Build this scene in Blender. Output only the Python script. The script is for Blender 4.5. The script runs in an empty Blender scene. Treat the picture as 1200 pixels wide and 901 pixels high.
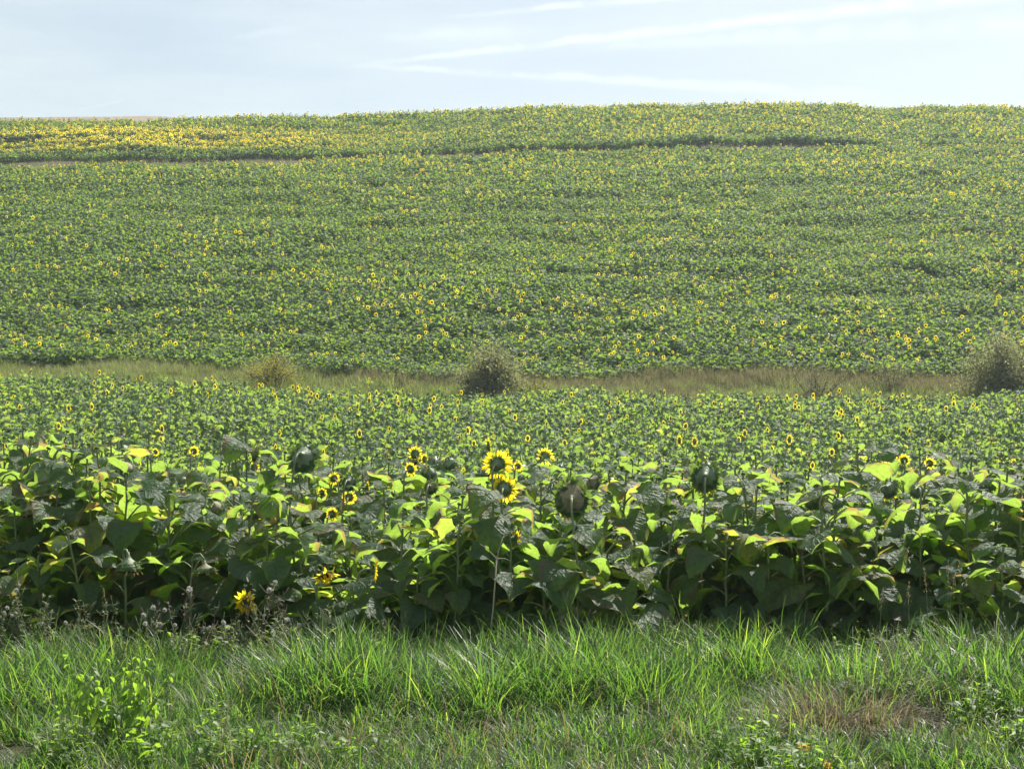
import bpy, math, random
import numpy as np
from mathutils import Vector, Matrix, Euler

R = math.radians
rng = random.Random(11)
nrg = np.random.default_rng(5)
scene = bpy.context.scene
C = scene.collection

# ------------------------------------------------------------------ camera
CAM_H = 2.75          # eye height above the field, metres (the photographer stands on the road bank)
FPX = 1800.0          # focal length in pixels of the 1200 px wide photograph
HOR = 425.0           # horizon row in the photograph
cam_d = bpy.data.cameras.new('camera')
cam = bpy.data.objects.new('camera', cam_d)
C.objects.link(cam)
cam.location = (0, 0, CAM_H)
cam.rotation_euler = (R(90) - math.atan((450.5 - HOR) / FPX), 0, 0)
cam_d.sensor_width = 36.0
cam_d.lens = 36.0 * FPX / 1200.0
cam_d.clip_start = 0.1
cam_d.clip_end = 20000
scene.camera = cam

# ------------------------------------------------------------------ sky and sun
SUN_EL, SUN_AZ = R(48), R(27)          # azimuth to the right of the view direction (+Y)
SUN_DIR = Vector((math.sin(SUN_AZ) * math.cos(SUN_EL), math.cos(SUN_AZ) * math.cos(SUN_EL), math.sin(SUN_EL)))
world = bpy.data.worlds.new('World')
scene.world = world
world.use_nodes = True
wn = world.node_tree
wn.nodes.clear()


def nd(tree, t, **kw):
    n = tree.nodes.new(t)
    for k, v in kw.items():
        if k.startswith('i_'):
            n.inputs[k[2:].replace('_', ' ')].default_value = v
        else:
            setattr(n, k, v)
    return n


def math_n(tree, op, a, b=None, clamp=False):
    n = tree.nodes.new('ShaderNodeMath')
    n.operation = op
    n.use_clamp = clamp
    for i, v in enumerate((a, b)):
        if v is None:
            continue
        if isinstance(v, (int, float)):
            n.inputs[i].default_value = v
        else:
            tree.links.new(v, n.inputs[i])
    return n.outputs[0]


def remap(tree, v, a, b, c=0.0, d=1.0, smooth=True):
    n = tree.nodes.new('ShaderNodeMapRange')
    n.interpolation_type = 'SMOOTHSTEP' if smooth else 'LINEAR'
    n.inputs[1].default_value, n.inputs[2].default_value = a, b
    n.inputs[3].default_value, n.inputs[4].default_value = c, d
    tree.links.new(v, n.inputs[0])
    return n.outputs[0]


def mixc(tree, fac, a, b, mode='MIX'):
    n = tree.nodes.new('ShaderNodeMix')
    n.data_type = 'RGBA'
    n.blend_type = mode
    for s, v in ((0, fac), (6, a), (7, b)):
        if isinstance(v, (int, float)):
            n.inputs[s].default_value = v
        elif isinstance(v, tuple):
            n.inputs[s].default_value = (*v, 1.0) if len(v) == 3 else v
        else:
            tree.links.new(v, n.inputs[s])
    return n.outputs[2]


SKY_STRENGTH = 0.066
sky = nd(wn, 'ShaderNodeTexSky', sky_type='NISHITA', sun_disc=False, sun_elevation=SUN_EL,
         sun_rotation=SUN_AZ, altitude=200.0, air_density=1.0, dust_density=1.7, ozone_density=1.2)
tc = nd(wn, 'ShaderNodeTexCoord')
dirv = tc.outputs['Generated']


def dirpx(px, py):
    """world direction of a sky point, given as a row and column of the photograph"""
    return Vector(((px - 600) / FPX, 1.0, (HOR - py) / FPX)).normalized()


# high thin cloud veil (stretched noise over the whole sky)
mp = nd(wn, 'ShaderNodeMapping')
mp.inputs['Scale'].default_value = (2.2, 2.2, 13.0)
mp.inputs['Rotation'].default_value = (0, R(6), R(10))
wn.links.new(dirv, mp.inputs['Vector'])
cn = nd(wn, 'ShaderNodeTexNoise', i_Scale=2.4, i_Detail=7.0, i_Roughness=0.55)
wn.links.new(mp.outputs[0], cn.inputs['Vector'])
veil = remap(wn, cn.outputs['Fac'], 0.25, 0.80, 0.46, 0.88)
nzf = nd(wn, 'ShaderNodeTexNoise', i_Scale=30.0, i_Detail=5.0)
wn.links.new(dirv, nzf.inputs['Vector'])
wob = math_n(wn, 'SUBTRACT', nzf.outputs['Fac'], 0.5)


def contrail(p, q, width, strength, t0, t1):
    """old vapour trail: a great circle through two sky points, soft edged, with an end and a start"""
    a, b = dirpx(*p), dirpx(*q)
    n = a.cross(b).normalized()
    t = n.cross(a).normalized()
    dt = nd(wn, 'ShaderNodeVectorMath', operation='DOT_PRODUCT')
    dt.inputs[1].default_value = n
    wn.links.new(dirv, dt.inputs[0])
    d2 = math_n(wn, 'ABSOLUTE', math_n(wn, 'ADD', dt.outputs['Value'], math_n(wn, 'MULTIPLY', wob, width * 1.3)))
    al = nd(wn, 'ShaderNodeVectorMath', operation='DOT_PRODUCT')
    al.inputs[1].default_value = t
    wn.links.new(dirv, al.inputs[0])
    span = b.dot(t)
    along = math_n(wn, 'DIVIDE', al.outputs['Value'], span)
    taper = remap(wn, along, 0.0, 1.0, 0.35 * width, width, smooth=False)
    core = math_n(wn, 'SUBTRACT', 1.0, math_n(wn, 'DIVIDE', d2, taper), clamp=True)
    core = remap(wn, core, 0.0, 1.0)
    fr = nd(wn, 'ShaderNodeVectorMath', operation='DOT_PRODUCT')
    fr.inputs[1].default_value = a
    wn.links.new(dirv, fr.inputs[0])
    front = math_n(wn, 'GREATER_THAN', fr.outputs['Value'], 0.0)
    ends = math_n(wn, 'MULTIPLY', remap(wn, along, t0, t0 + 0.25), remap(wn, along, t1, t1 + 0.6, 1.0, 0.0))
    m = math_n(wn, 'MULTIPLY', math_n(wn, 'MULTIPLY', core, ends), front)
    patch = remap(wn, nzf.outputs['Fac'], 0.32, 0.62, 0.25, 1.0)
    return math_n(wn, 'MULTIPLY', math_n(wn, 'MULTIPLY', m, patch), strength)


trails = [contrail((380, 82), (1090, 4), 0.0065, 0.46, 0.0, 1.1),
          contrail((510, 22), (780, -2), 0.0048, 0.50, 0.0, 1.2),
          contrail((380, 76), (860, 104), 0.0058, 0.32, 0.0, 0.9),
          contrail((440, 44), (600, 40), 0.009, 0.2, 0.0, 0.8),
          contrail((265, 46), (345, 38), 0.005, 0.1, 0.0, 0.8),
          contrail((640, 60), (1190, 30), 0.011, 0.25, 0.0, 1.5),
          contrail((90, 130), (130, 122), 0.002, 0.2, 0.0, 0.9)]
tot = 0.0
for t_ in trails:
    tot = math_n(wn, 'ADD', tot, t_, clamp=True)
cloud_col = mixc(wn, 0.70, sky.outputs[0], (8.5, 9.3, 9.0))
sky_col = mixc(wn, tot, mixc(wn, veil, sky.outputs[0], cloud_col), (10.8, 11.6, 11.3))
bg = nd(wn, 'ShaderNodeBackground')
bg.inputs['Strength'].default_value = SKY_STRENGTH
wn.links.new(sky_col, bg.inputs['Color'])
wo = nd(wn, 'ShaderNodeOutputWorld')
wn.links.new(bg.outputs[0], wo.inputs['Surface'])

sun_d = bpy.data.lights.new('sun', 'SUN')
sun_d.energy = 4.9
sun_d.angle = R(0.53)
sun_d.color = (1.0, 0.95, 0.86)
sun = bpy.data.objects.new('sun', sun_d)
C.objects.link(sun)
sun.location = SUN_DIR * 300
sun.rotation_euler = SUN_DIR.to_track_quat('Z', 'Y').to_euler()

# ------------------------------------------------------------------ exposure and render settings
vs = scene.view_settings
scene.display_settings.display_device = 'sRGB'
vs.view_transform = 'Standard'
vs.look = 'None'
vs.exposure = 0.76
vs.gamma = 1.0
vs.use_curve_mapping = False
scene.render.engine = 'CYCLES'
cy = scene.cycles
cy.max_bounces = 4
cy.diffuse_bounces = 2
cy.glossy_bounces = 1
cy.transmission_bounces = 4
cy.transparent_max_bounces = 4
cy.volume_bounces = 0
cy.use_denoising = True
cy.denoiser = 'OPENIMAGEDENOISE'
cy.denoising_input_passes = 'RGB_ALBEDO_NORMAL'
cy.denoising_prefilter = 'NONE'
cy.sample_clamp_indirect = 4.0
cy.caustics_reflective = False
cy.caustics_refractive = False


# ------------------------------------------------------------------ terrain
def sst(a, b, t):
    t = np.clip((np.asarray(t, float) - a) / (b - a), 0, 1)
    return t * t * (3 - 2 * t)


_ys = np.arange(-200.0, 700.0, 0.25)
_slope = 0.20 * sst(58.5, 63, _ys) + 0.093 * sst(68, 78, _ys) - 0.20 * sst(157, 172, _ys) - 0.093 * sst(215, 245, _ys)
_hill = np.concatenate([[0], np.cumsum((_slope[1:] + _slope[:-1]) / 2 * 0.25)])
_lsl = 0.104 * sst(160, 170, _ys) * (1 - sst(196, 222, _ys))
_left = np.concatenate([[0], np.cumsum((_lsl[1:] + _lsl[:-1]) / 2 * 0.25)])


def gz(x, y):
    x = np.asarray(x, float)
    y = np.asarray(y, float)
    z = 0.035 * np.clip(12.5 - y, 0, 6)
    z = z - 0.50 * sst(16.5, 31, y) * (1 - sst(36, 61, y))
    z = z + 0.60 * sst(-1, -17, x) * sst(33, 59, y) * (1 - sst(66, 80, y))
    z = z + 0.30 * sst(40, 59, y) * (1 - sst(66, 82, y))
    k = np.interp(x, [-75, -55, -18, 0, 18, 55, 80], [0.945, 0.950, 0.966, 0.993, 1.014, 0.995, 0.98])
    far = sst(70, 165, y)
    z = z + np.interp(y, _ys, _hill) * (1 - far + far * k)
    z = z + np.interp(y, _ys, _left) * sst(-22, -50, x)
    z = z + 0.03 * np.sin(x * 1.7 + 0.6 * y) * np.sin(y * 1.3 - 0.4 * x) * (1 - sst(13, 16, y))
    z = z + 0.10 * np.sin(x * 0.31 + 1.0) * np.sin(y * 0.23) * sst(20, 40, y)
    return z


def gzf(x, y):
    return float(gz(x, y))


def vnoise(x, y, s, seed=0):
    """cheap smooth value noise, 0..1"""
    x = np.asarray(x, float) / s + seed * 17.3
    y = np.asarray(y, float) / s + seed * 9.1
    xi, yi = np.floor(x), np.floor(y)
    fx, fy = x - xi, y - yi
    fx, fy = fx * fx * (3 - 2 * fx), fy * fy * (3 - 2 * fy)

    def h(a, b):
        v = np.sin(a * 127.1 + b * 311.7 + seed * 74.7) * 43758.5453
        return v - np.floor(v)
    return (h(xi, yi) * (1 - fx) + h(xi + 1, yi) * fx) * (1 - fy) + (h(xi, yi + 1) * (1 - fx) + h(xi + 1, yi + 1) * fx) * fy


def at(px, py, d):
    """place of something seen at column px, row py of the photograph, standing d metres away"""
    return Vector(((px - 600) / FPX * d, d, CAM_H - (py - HOR) / FPX * d))


# ------------------------------------------------------------------ materials
def new_mat(name):
    m = bpy.data.materials.new(name)
    m.use_nodes = True
    m.node_tree.nodes.clear()
    return m, m.node_tree


def finish(t, sh):
    o = t.nodes.new('ShaderNodeOutputMaterial')
    t.links.new(sh, o.inputs['Surface'])


def leafy(name, cols, trans, tfac=0.45, rough=0.5, spec=0.5, veins=False, under=None, grad=None, spread=1.0, noisy=True, follow=0.55):
    """thin plant tissue: reflecting face plus light coming through; colour varies leaf by leaf"""
    m, t = new_mat(name)
    oi = nd(t, 'ShaderNodeObjectInfo')
    at_ = nd(t, 'ShaderNodeAttribute', attribute_name='lr')
    rnd = math_n(t, 'FRACT', math_n(t, 'ADD', math_n(t, 'MULTIPLY', oi.outputs['Random'], spread), at_.outputs['Fac']))
    ramp = nd(t, 'ShaderNodeValToRGB')
    el = ramp.color_ramp.elements
    while len(el) < len(cols):
        el.new(0.5)
    for i, (p, c) in enumerate(cols):
        el[i].position = p
        el[i].color = (*c, 1)
    t.links.new(rnd, ramp.inputs[0])
    base = ramp.outputs[0]
    tco = nd(t, 'ShaderNodeTexCoord')
    nz = nd(t, 'ShaderNodeTexNoise', i_Scale=9.0, i_Detail=3.0)
    t.links.new(tco.outputs['Object'], nz.inputs['Vector'])
    if noisy:
        base = mixc(t, remap(t, nz.outputs['Fac'], 0.3, 0.75, 0.0, 0.55), base, mixc(t, 1.0, base, (0.55, 0.62, 0.5), 'MULTIPLY'))
    kk = 0.66 / max(cols[len(cols) // 2 if len(cols) < 4 else 1][1])
    tcol = mixc(t, 1.0, mixc(t, follow, (1, 1, 1), mixc(t, 1.0, base, (kk * 1.1, kk, kk * 0.75), 'MULTIPLY')), trans, 'MULTIPLY')
    bump_in = None
    if veins or grad:
        uv = nd(t, 'ShaderNodeUVMap')
        sx = nd(t, 'ShaderNodeSeparateXYZ')
        t.links.new(uv.outputs[0], sx.inputs[0])
        U = math_n(t, 'MULTIPLY', math_n(t, 'ABSOLUTE', math_n(t, 'SUBTRACT', sx.outputs[0], 0.5)), 2.0)
        V = sx.outputs[1]
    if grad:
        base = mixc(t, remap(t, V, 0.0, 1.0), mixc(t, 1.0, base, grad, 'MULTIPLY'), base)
    if veins:
        mid = remap(t, U, 0.02, 0.09, 1.0, 0.0)
        s = math_n(t, 'FRACT', math_n(t, 'SUBTRACT', math_n(t, 'MULTIPLY', V, 5.5), math_n(t, 'MULTIPLY', U, 2.0)))
        sv = remap(t, math_n(t, 'ABSOLUTE', math_n(t, 'SUBTRACT', s, 0.5)), 0.03, 0.16, 1.0, 0.0)
        v = math_n(t, 'MAXIMUM', mid, math_n(t, 'MULTIPLY', sv, 0.7))
        base = mixc(t, math_n(t, 'MULTIPLY', v, 0.45), base, (0.16, 0.21, 0.09))
        tcol = mixc(t, math_n(t, 'MULTIPLY', v, 0.4), tcol, mixc(t, 1.0, tcol, (0.45, 0.5, 0.4), 'MULTIPLY'))
        n3 = nd(t, 'ShaderNodeTexNoise', i_Scale=38.0, i_Detail=2.0)
        t.links.new(tco.outputs['Object'], n3.inputs['Vector'])
        tcol = mixc(t, remap(t, n3.outputs['Fac'], 0.35, 0.7, 0.0, 0.5), tcol, mixc(t, 1.0, tcol, (0.5, 0.62, 0.5), 'MULTIPLY'))
        dry = math_n(t, 'MULTIPLY', remap(t, math_n(t, 'ADD', math_n(t, 'MULTIPLY', U, 0.55), nz.outputs['Fac']), 0.86, 1.02), remap(t, rnd, 0.45, 0.75))
        base = mixc(t, dry, base, (0.20, 0.14, 0.07))
        tcol = mixc(t, dry, tcol, (0.45, 0.30, 0.10))
        hgt = math_n(t, 'ADD', math_n(t, 'MULTIPLY', v, -0.7), math_n(t, 'ADD', math_n(t, 'MULTIPLY', nz.outputs['Fac'], 1.2), n3.outputs['Fac']))
        bp = nd(t, 'ShaderNodeBump', i_Strength=0.8, i_Distance=0.025)
        t.links.new(hgt, bp.inputs['Height'])
        bump_in = bp.outputs[0]
    if under:
        ge = nd(t, 'ShaderNodeNewGeometry')
        base = mixc(t, math_n(t, 'MULTIPLY', ge.outputs['Backfacing'], 0.6), base, under)
    p = nd(t, 'ShaderNodeBsdfPrincipled')
    p.inputs['Roughness'].default_value = rough
    p.inputs['Specular IOR Level'].default_value = spec
    t.links.new(base, p.inputs['Base Color'])
    tr = nd(t, 'ShaderNodeBsdfTranslucent')
    t.links.new(tcol, tr.inputs['Color'])
    if bump_in is not None:
        t.links.new(bump_in, p.inputs['Normal'])
    mx = nd(t, 'ShaderNodeMixShader')
    mx.inputs[0].default_value = tfac
    t.links.new(p.outputs[0], mx.inputs[1])
    t.links.new(tr.outputs[0], mx.inputs[2])
    finish(t, mx.outputs[0])
    return m


def plain(name, c1, c2, scale=8.0, rough=0.7, spec=0.3, bump=0.3, tfac=0.0):
    m, t = new_mat(name)
    tco = nd(t, 'ShaderNodeTexCoord')
    nz = nd(t, 'ShaderNodeTexNoise', i_Scale=scale, i_Detail=5.0)
    t.links.new(tco.outputs['Object'], nz.inputs['Vector'])
    oi = nd(t, 'ShaderNodeObjectInfo')
    f = math_n(t, 'ADD', remap(t, nz.outputs['Fac'], 0.3, 0.7, 0.0, 0.7), math_n(t, 'MULTIPLY', oi.outputs['Random'], 0.3))
    col = mixc(t, f, c1, c2)
    p = nd(t, 'ShaderNodeBsdfPrincipled')
    p.inputs['Roughness'].default_value = rough
    p.inputs['Specular IOR Level'].default_value = spec
    t.links.new(col, p.inputs['Base Color'])
    bp = nd(t, 'ShaderNodeBump', i_Strength=bump, i_Distance=0.01)
    t.links.new(nz.outputs['Fac'], bp.inputs['Height'])
    t.links.new(bp.outputs[0], p.inputs['Normal'])
    out = p.outputs[0]
    if tfac:
        tr = nd(t, 'ShaderNodeBsdfTranslucent')
        t.links.new(col, tr.inputs['Color'])
        mx = nd(t, 'ShaderNodeMixShader')
        mx.inputs[0].default_value = tfac
        t.links.new(out, mx.inputs[1])
        t.links.new(tr.outputs[0], mx.inputs[2])
        out = mx.outputs[0]
    finish(t, out)
    return m


LEAFC = [(0.0, (0.026, 0.070, 0.040)), (0.45, (0.038, 0.088, 0.045)), (0.88, (0.062, 0.112, 0.048)), (1.0, (0.17, 0.155, 0.06))]
M = {}
M['leaf'] = leafy('sunflower_leaf', LEAFC, (0.70, 0.81, 0.15), 0.58, 0.50, 0.32, veins=True, under=(0.075, 0.12, 0.075))
M['leaf_far'] = leafy('sunflower_leaf_far', LEAFC, (0.56, 0.66, 0.13), 0.47, 0.58, 0.22, noisy=False, under=(0.075, 0.12, 0.075))
HILL_SHADE_C = [(0.0, (0.028, 0.060, 0.038)), (0.45, (0.040, 0.076, 0.043)), (0.85, (0.060, 0.094, 0.046)), (1.0, (0.14, 0.135, 0.06))]  # same crop leaf, with the slope's shade put into cooler, darker colours
M['leaf_hill'] = leafy('hillside_leaf_shaded', HILL_SHADE_C, (0.56, 0.72, 0.11), 0.36, 0.65, 0.12, noisy=False, under=(0.07, 0.11, 0.072))
M['stem'] = plain('sunflower_stem', (0.13, 0.165, 0.07), (0.20, 0.23, 0.11), 20, 0.6, 0.3, 0.4)
M['back'] = plain('flower_back', (0.09, 0.15, 0.07), (0.17, 0.21, 0.10), 14, 0.45, 0.5, 0.6)
M['seedback'] = plain('seed_head_back', (0.13, 0.15, 0.075), (0.27, 0.22, 0.12), 9, 0.6, 0.3, 0.6)
M['disc'] = plain('seed_disc', (0.035, 0.02, 0.01), (0.12, 0.07, 0.02), 60, 0.85, 0.2, 0.8)
M['petal'] = leafy('sunflower_petal', [(0.0, (0.92, 0.62, 0.02)), (0.5, (0.95, 0.66, 0.03)), (1.0, (0.90, 0.56, 0.02))],
                   (1.0, 0.80, 0.04), 0.84, 0.55, 0.2, grad=(1.0, 0.88, 0.7), noisy=False, follow=0.0)
M['wilted'] = plain('wilted_petal', (0.50, 0.38, 0.14), (0.34, 0.25, 0.11), 25, 0.8, 0.2, 0.4, 0.35)
GRC = [(0.0, (0.018, 0.048, 0.018)), (0.5, (0.032, 0.074, 0.022)), (0.82, (0.058, 0.102, 0.028)), (1.0, (0.30, 0.25, 0.12))]
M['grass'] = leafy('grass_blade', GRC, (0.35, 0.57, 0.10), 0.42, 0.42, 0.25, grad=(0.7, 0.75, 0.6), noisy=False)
M['drygrass'] = leafy('dry_grass_blade', [(0.0, (0.135, 0.115, 0.08)), (0.6, (0.23, 0.20, 0.14)), (1.0, (0.08, 0.065, 0.05))],
                      (0.75, 0.6, 0.33), 0.3, 0.6, 0.3)
M['meadow'] = leafy('meadow_grass', [(0.0, (0.085, 0.11, 0.045)), (0.5, (0.125, 0.15, 0.065)), (1.0, (0.24, 0.23, 0.13))],
                    (0.46, 0.54, 0.2), 0.4, 0.55, 0.3)
M['heath'] = leafy('grey_weed', [(0.0, (0.075, 0.082, 0.05)), (0.5, (0.115, 0.118, 0.075)), (1.0, (0.21, 0.20, 0.15))],
                   (0.45, 0.46, 0.24), 0.3, 0.7, 0.2, noisy=False)
M['weedleaf'] = leafy('weed_leaf', [(0.0, (0.065, 0.13, 0.02)), (0.6, (0.09, 0.17, 0.025)), (1.0, (0.13, 0.20, 0.035))],
                      (0.62, 0.84, 0.10), 0.48, 0.5, 0.35, noisy=False)
M['greyleaf'] = leafy('grey_weed_leaf', [(0.0, (0.09, 0.11, 0.055)), (0.6, (0.15, 0.17, 0.095)), (1.0, (0.22, 0.21, 0.13))],
                      (0.5, 0.55, 0.25), 0.35, 0.6, 0.3)
M['bushleaf'] = leafy('bush_leaf', [(0.0, (0.10, 0.125, 0.08)), (0.6, (0.17, 0.185, 0.12)), (1.0, (0.27, 0.25, 0.15))],
                      (0.55, 0.58, 0.28), 0.42, 0.6, 0.3)
M['yshrub'] = leafy('yellow_shrub_leaf', [(0.0, (0.11, 0.12, 0.04)), (0.6, (0.18, 0.18, 0.06)), (1.0, (0.28, 0.24, 0.08))],
                    (0.6, 0.6, 0.15), 0.4, 0.6, 0.3)
M['bark'] = plain('bush_bark', (0.07, 0.055, 0.045), (0.13, 0.11, 0.09), 12, 0.85, 0.2, 0.6)
M['drystem'] = plain('dry_stalk', (0.30, 0.26, 0.19), (0.42, 0.37, 0.29), 18, 0.7, 0.3, 0.4)
M['brownstem'] = plain('brown_stalk', (0.13, 0.10, 0.07), (0.24, 0.20, 0.15), 18, 0.8, 0.3, 0.4)
M['fluff'] = plain('thistle_fluff', (0.62, 0.60, 0.57), (0.80, 0.79, 0.76), 90, 0.9, 0.1, 0.9, 0.4)
M['orange'] = plain('orange_petal', (0.85, 0.42, 0.01), (0.9, 0.5, 0.02), 30, 0.6, 0.3, 0.2, 0.4)

# the ground sheet: soil of the fields, turf of the verge and bank, bare field beyond the crest
gm, gt = new_mat('ground')
geo = nd(gt, 'ShaderNodeNewGeometry')
sp = nd(gt, 'ShaderNodeSeparateXYZ')
gt.links.new(geo.outputs['Position'], sp.inputs[0])
n1 = nd(gt, 'ShaderNodeTexNoise', i_Scale=1.3, i_Detail=8.0, i_Roughness=0.65)
gt.links.new(geo.outputs['Position'], n1.inputs['Vector'])
n2 = nd(gt, 'ShaderNodeTexNoise', i_Scale=14.0, i_Detail=6.0, i_Roughness=0.7)
gt.links.new(geo.outputs['Position'], n2.inputs['Vector'])
soil = mixc(gt, n2.outputs['Fac'], (0.06, 0.048, 0.034), (0.12, 0.095, 0.065))
turf = mixc(gt, n2.outputs['Fac'], (0.035, 0.045, 0.018), (0.11, 0.10, 0.055))
bare = mixc(gt, n2.outputs['Fac'], (0.19, 0.155, 0.11), (0.30, 0.255, 0.19))
wy = math_n(gt, 'ADD', sp.outputs[1], math_n(gt, 'MULTIPLY', math_n(gt, 'SUBTRACT', n1.outputs['Fac'], 0.5), 2.0))
col = mixc(gt, remap(gt, wy, 13.6, 14.6), turf, soil)
col = mixc(gt, math_n(gt, 'MULTIPLY', remap(gt, wy, 60, 61.5), remap(gt, wy, 68.2, 69.5, 1.0, 0.0)), col, turf)
col = mixc(gt, remap(gt, wy, 165, 168), col, bare)
gp = nd(gt, 'ShaderNodeBsdfPrincipled')
gp.inputs['Roughness'].default_value = 0.9
gp.inputs['Specular IOR Level'].default_value = 0.15
gt.links.new(col, gp.inputs['Base Color'])
gb = nd(gt, 'ShaderNodeBump', i_Strength=0.8, i_Distance=0.04)
gt.links.new(n2.outputs['Fac'], gb.inputs['Height'])
gt.links.new(gb.outputs[0], gp.inputs['Normal'])
finish(gt, gp.outputs[0])


# ------------------------------------------------------------------ mesh builder
class MB:
    def __init__(s):
        s.v, s.f, s.m, s.uv, s.lr = [], [], [], [], []

    def add(s, verts, faces, mat=0, uvs=None, lr=None, mtx=None):
        b = len(s.v)
        if mtx is not None:
            verts = [mtx @ Vector(p) for p in verts]
        s.v.extend([tuple(p) for p in verts])
        s.uv.extend(uvs if uvs is not None else [(0.5, 0.5)] * len(verts))
        r = rng.random() if lr is None else lr
        s.lr.extend([r] * len(verts))
        for i, f in enumerate(faces):
            s.f.append(tuple(b + k for k in f))
            s.m.append(mat if isinstance(mat, int) else mat[i])

    def mesh(s, name, mats, smooth=True):
        me = bpy.data.meshes.new(name)
        me.from_pydata(s.v, [], s.f)
        for m in mats:
            me.materials.append(m)
        me.polygons.foreach_set('material_index', s.m)
        if smooth:
            me.polygons.foreach_set('use_smooth', [True] * len(s.f))
        uvl = me.uv_layers.new(name='UVMap')
        li = np.empty(len(me.loops), dtype=np.int32)
        me.loops.foreach_get('vertex_index', li)
        uvl.data.foreach_set('uv', np.array(s.uv, dtype=np.float32)[li].ravel())
        a = me.attributes.new('lr', 'FLOAT', 'POINT')
        a.data.foreach_set('value', np.array(s.lr, dtype=np.float32))
        me.update()
        return me


def tube(mb, pts, radii, n=5, mat=0, lr=None, cap=True):
    pts = [Vector(p) for p in pts]
    vs_, fs, uvs = [], [], []
    up = Vector((0.3, 0.9, 0.1)).normalized()
    for i, p in enumerate(pts):
        t = (pts[min(i + 1, len(pts) - 1)] - pts[max(i - 1, 0)]).normalized()
        a = t.cross(up)
        if a.length < 1e-3:
            a = t.cross(Vector((1, 0, 0)))
        a.normalize()
        b = t.cross(a)
        for k in range(n):
            an = 2 * math.pi * k / n
            vs_.append(p + (a * math.cos(an) + b * math.sin(an)) * radii[i])
            uvs.append((k / n, i / max(1, len(pts) - 1)))
    for i in range(len(pts) - 1):
        for k in range(n):
            fs.append((i * n + k, i * n + (k + 1) % n, (i + 1) * n + (k + 1) % n, (i + 1) * n + k))
    if cap:
        fs.append(tuple(range((len(pts) - 1) * n, len(pts) * n)))
    mb.add(vs_, fs, mat, uvs, lr)


def obj(name, me, parent=None, loc=(0, 0, 0), rot=None, scale=None):
    o = bpy.data.objects.new(name, me)
    C.objects.link(o)
    if parent is not None:
        o.parent = parent
    o.location = loc
    if rot is not None:
        o.rotation_euler = rot
    if scale is not None:
        o.scale = scale if hasattr(scale, '__len__') else (scale, scale, scale)
    return o


def tag(o, label=None, cat=None, group=None, kind=None):
    for k, v in (('label', label), ('category', cat), ('group', group), ('kind', kind)):
        if v:
            o[k] = v
    return o


def thing(name, label, cat, loc, group=None, rz=0.0):
    return tag(obj(name, None, None, loc, (0, 0, rz)), label, cat, group)


# ------------------------------------------------------------------ the ground sheet
gx = np.concatenate([[-4000, -1200, -400, -200, -130], np.arange(-100, -20, 2.5), np.arange(-20, 20, 0.8), np.arange(20, 100.1, 2.5),
                     [130, 200, 400, 1200, 4000]])
gy = np.concatenate([[-4000, -800, -150, -30, -5], np.arange(0, 30, 0.6), np.arange(30, 76, 1.2), np.arange(76, 262, 3), [300, 420, 690, 1500, 4000]])
X, Y = np.meshgrid(gx, gy)
Z = gz(X, Y)
gv = np.stack([X, Y, Z], -1).reshape(-1, 3)
nx, ny = len(gx), len(gy)
gf = [(j * nx + i, j * nx + i + 1, (j + 1) * nx + i + 1, (j + 1) * nx + i) for j in range(ny - 1) for i in range(nx - 1)]
me = bpy.data.meshes.new('ground')
me.from_pydata(gv.tolist(), [], gf)
me.materials.append(gm)
me.polygons.foreach_set('use_smooth', [True] * len(gf))
ground = tag(obj('ground', me), 'soil and turf of the field, grassy bank and hillside', 'ground', kind='structure')


# ------------------------------------------------------------------ sunflower leaf
def leaf_geo(r, rows=7, cols=4, pet=None, th0=None, droop=None, L=0.27, petseg=3):
    """cordate sunflower leaf with its stalk; starts at the origin on the stem and reaches out along +X"""
    pet = r.uniform(0.09, 0.17) if pet is None else pet
    a0 = r.uniform(0.5, 1.0)
    th0 = r.uniform(-0.5, 0.25) if th0 is None else th0
    droop = r.uniform(0.4, 2.0) if droop is None else droop
    fold = r.uniform(0.05, 0.40)
    sag = r.uniform(0.0, 0.45)
    wav = r.uniform(0.03, 0.10)
    ph = r.uniform(0, 6.28)
    wid = r.uniform(0.42, 0.52)
    twist = r.uniform(-0.7, 0.7)
    p = Vector((0, 0, 0))
    pp = [p.copy()]
    for i in range(petseg):
        a = a0 + (th0 - a0) * (i / petseg) ** 1.5
        p = p + Vector((math.cos(a), 0, math.sin(a))) * (pet / petseg)
        pp.append(p.copy())
    stalk = (pp, [0.0075 - 0.003 * i / petseg for i in range(petseg + 1)])
    verts, uvs, faces = [], [], []
    sp_ = p.copy()
    for i in range(rows + 1):
        v = i / rows
        th = th0 - droop * v ** 1.15
        T = Vector((math.cos(th), 0, math.sin(th)))
        N = Vector((-math.sin(th), 0, math.cos(th)))
        if i:
            sp_ = sp_ + T * (L / rows)
        t = v * 0.93 + 0.07
        w = wid * L * math.sin(math.pi * min(1.0, t) ** 0.62)
        if i == rows:
            w = 0.012 * L
        for j in range(cols + 1):
            u = j / cols * 2 - 1
            au = abs(u)
            ed = 1.0 + (0.055 * (1 if i % 2 else -1) * (au > 0.9))
            back = 0.20 * L * au ** 1.5 * (1 - v) ** 3
            h = fold * au * w - sag * au * au * w * 0.9 + wav * L * math.sin(ph + v * 8 + u * 2.6) * (0.3 + au)
            tw = twist * u * w * v
            q = sp_ - T * back + Vector((0, 1, 0)) * (u * w * ed) + N * (h + tw)
            verts.append(q)
            uvs.append((u * 0.5 + 0.5, v))
    c1 = cols + 1
    for i in range(rows):
        for j in range(cols):
            faces.append((i * c1 + j, (i + 1) * c1 + j, (i + 1) * c1 + j + 1, i * c1 + j + 1))
    return verts, faces, uvs, stalk


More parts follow.
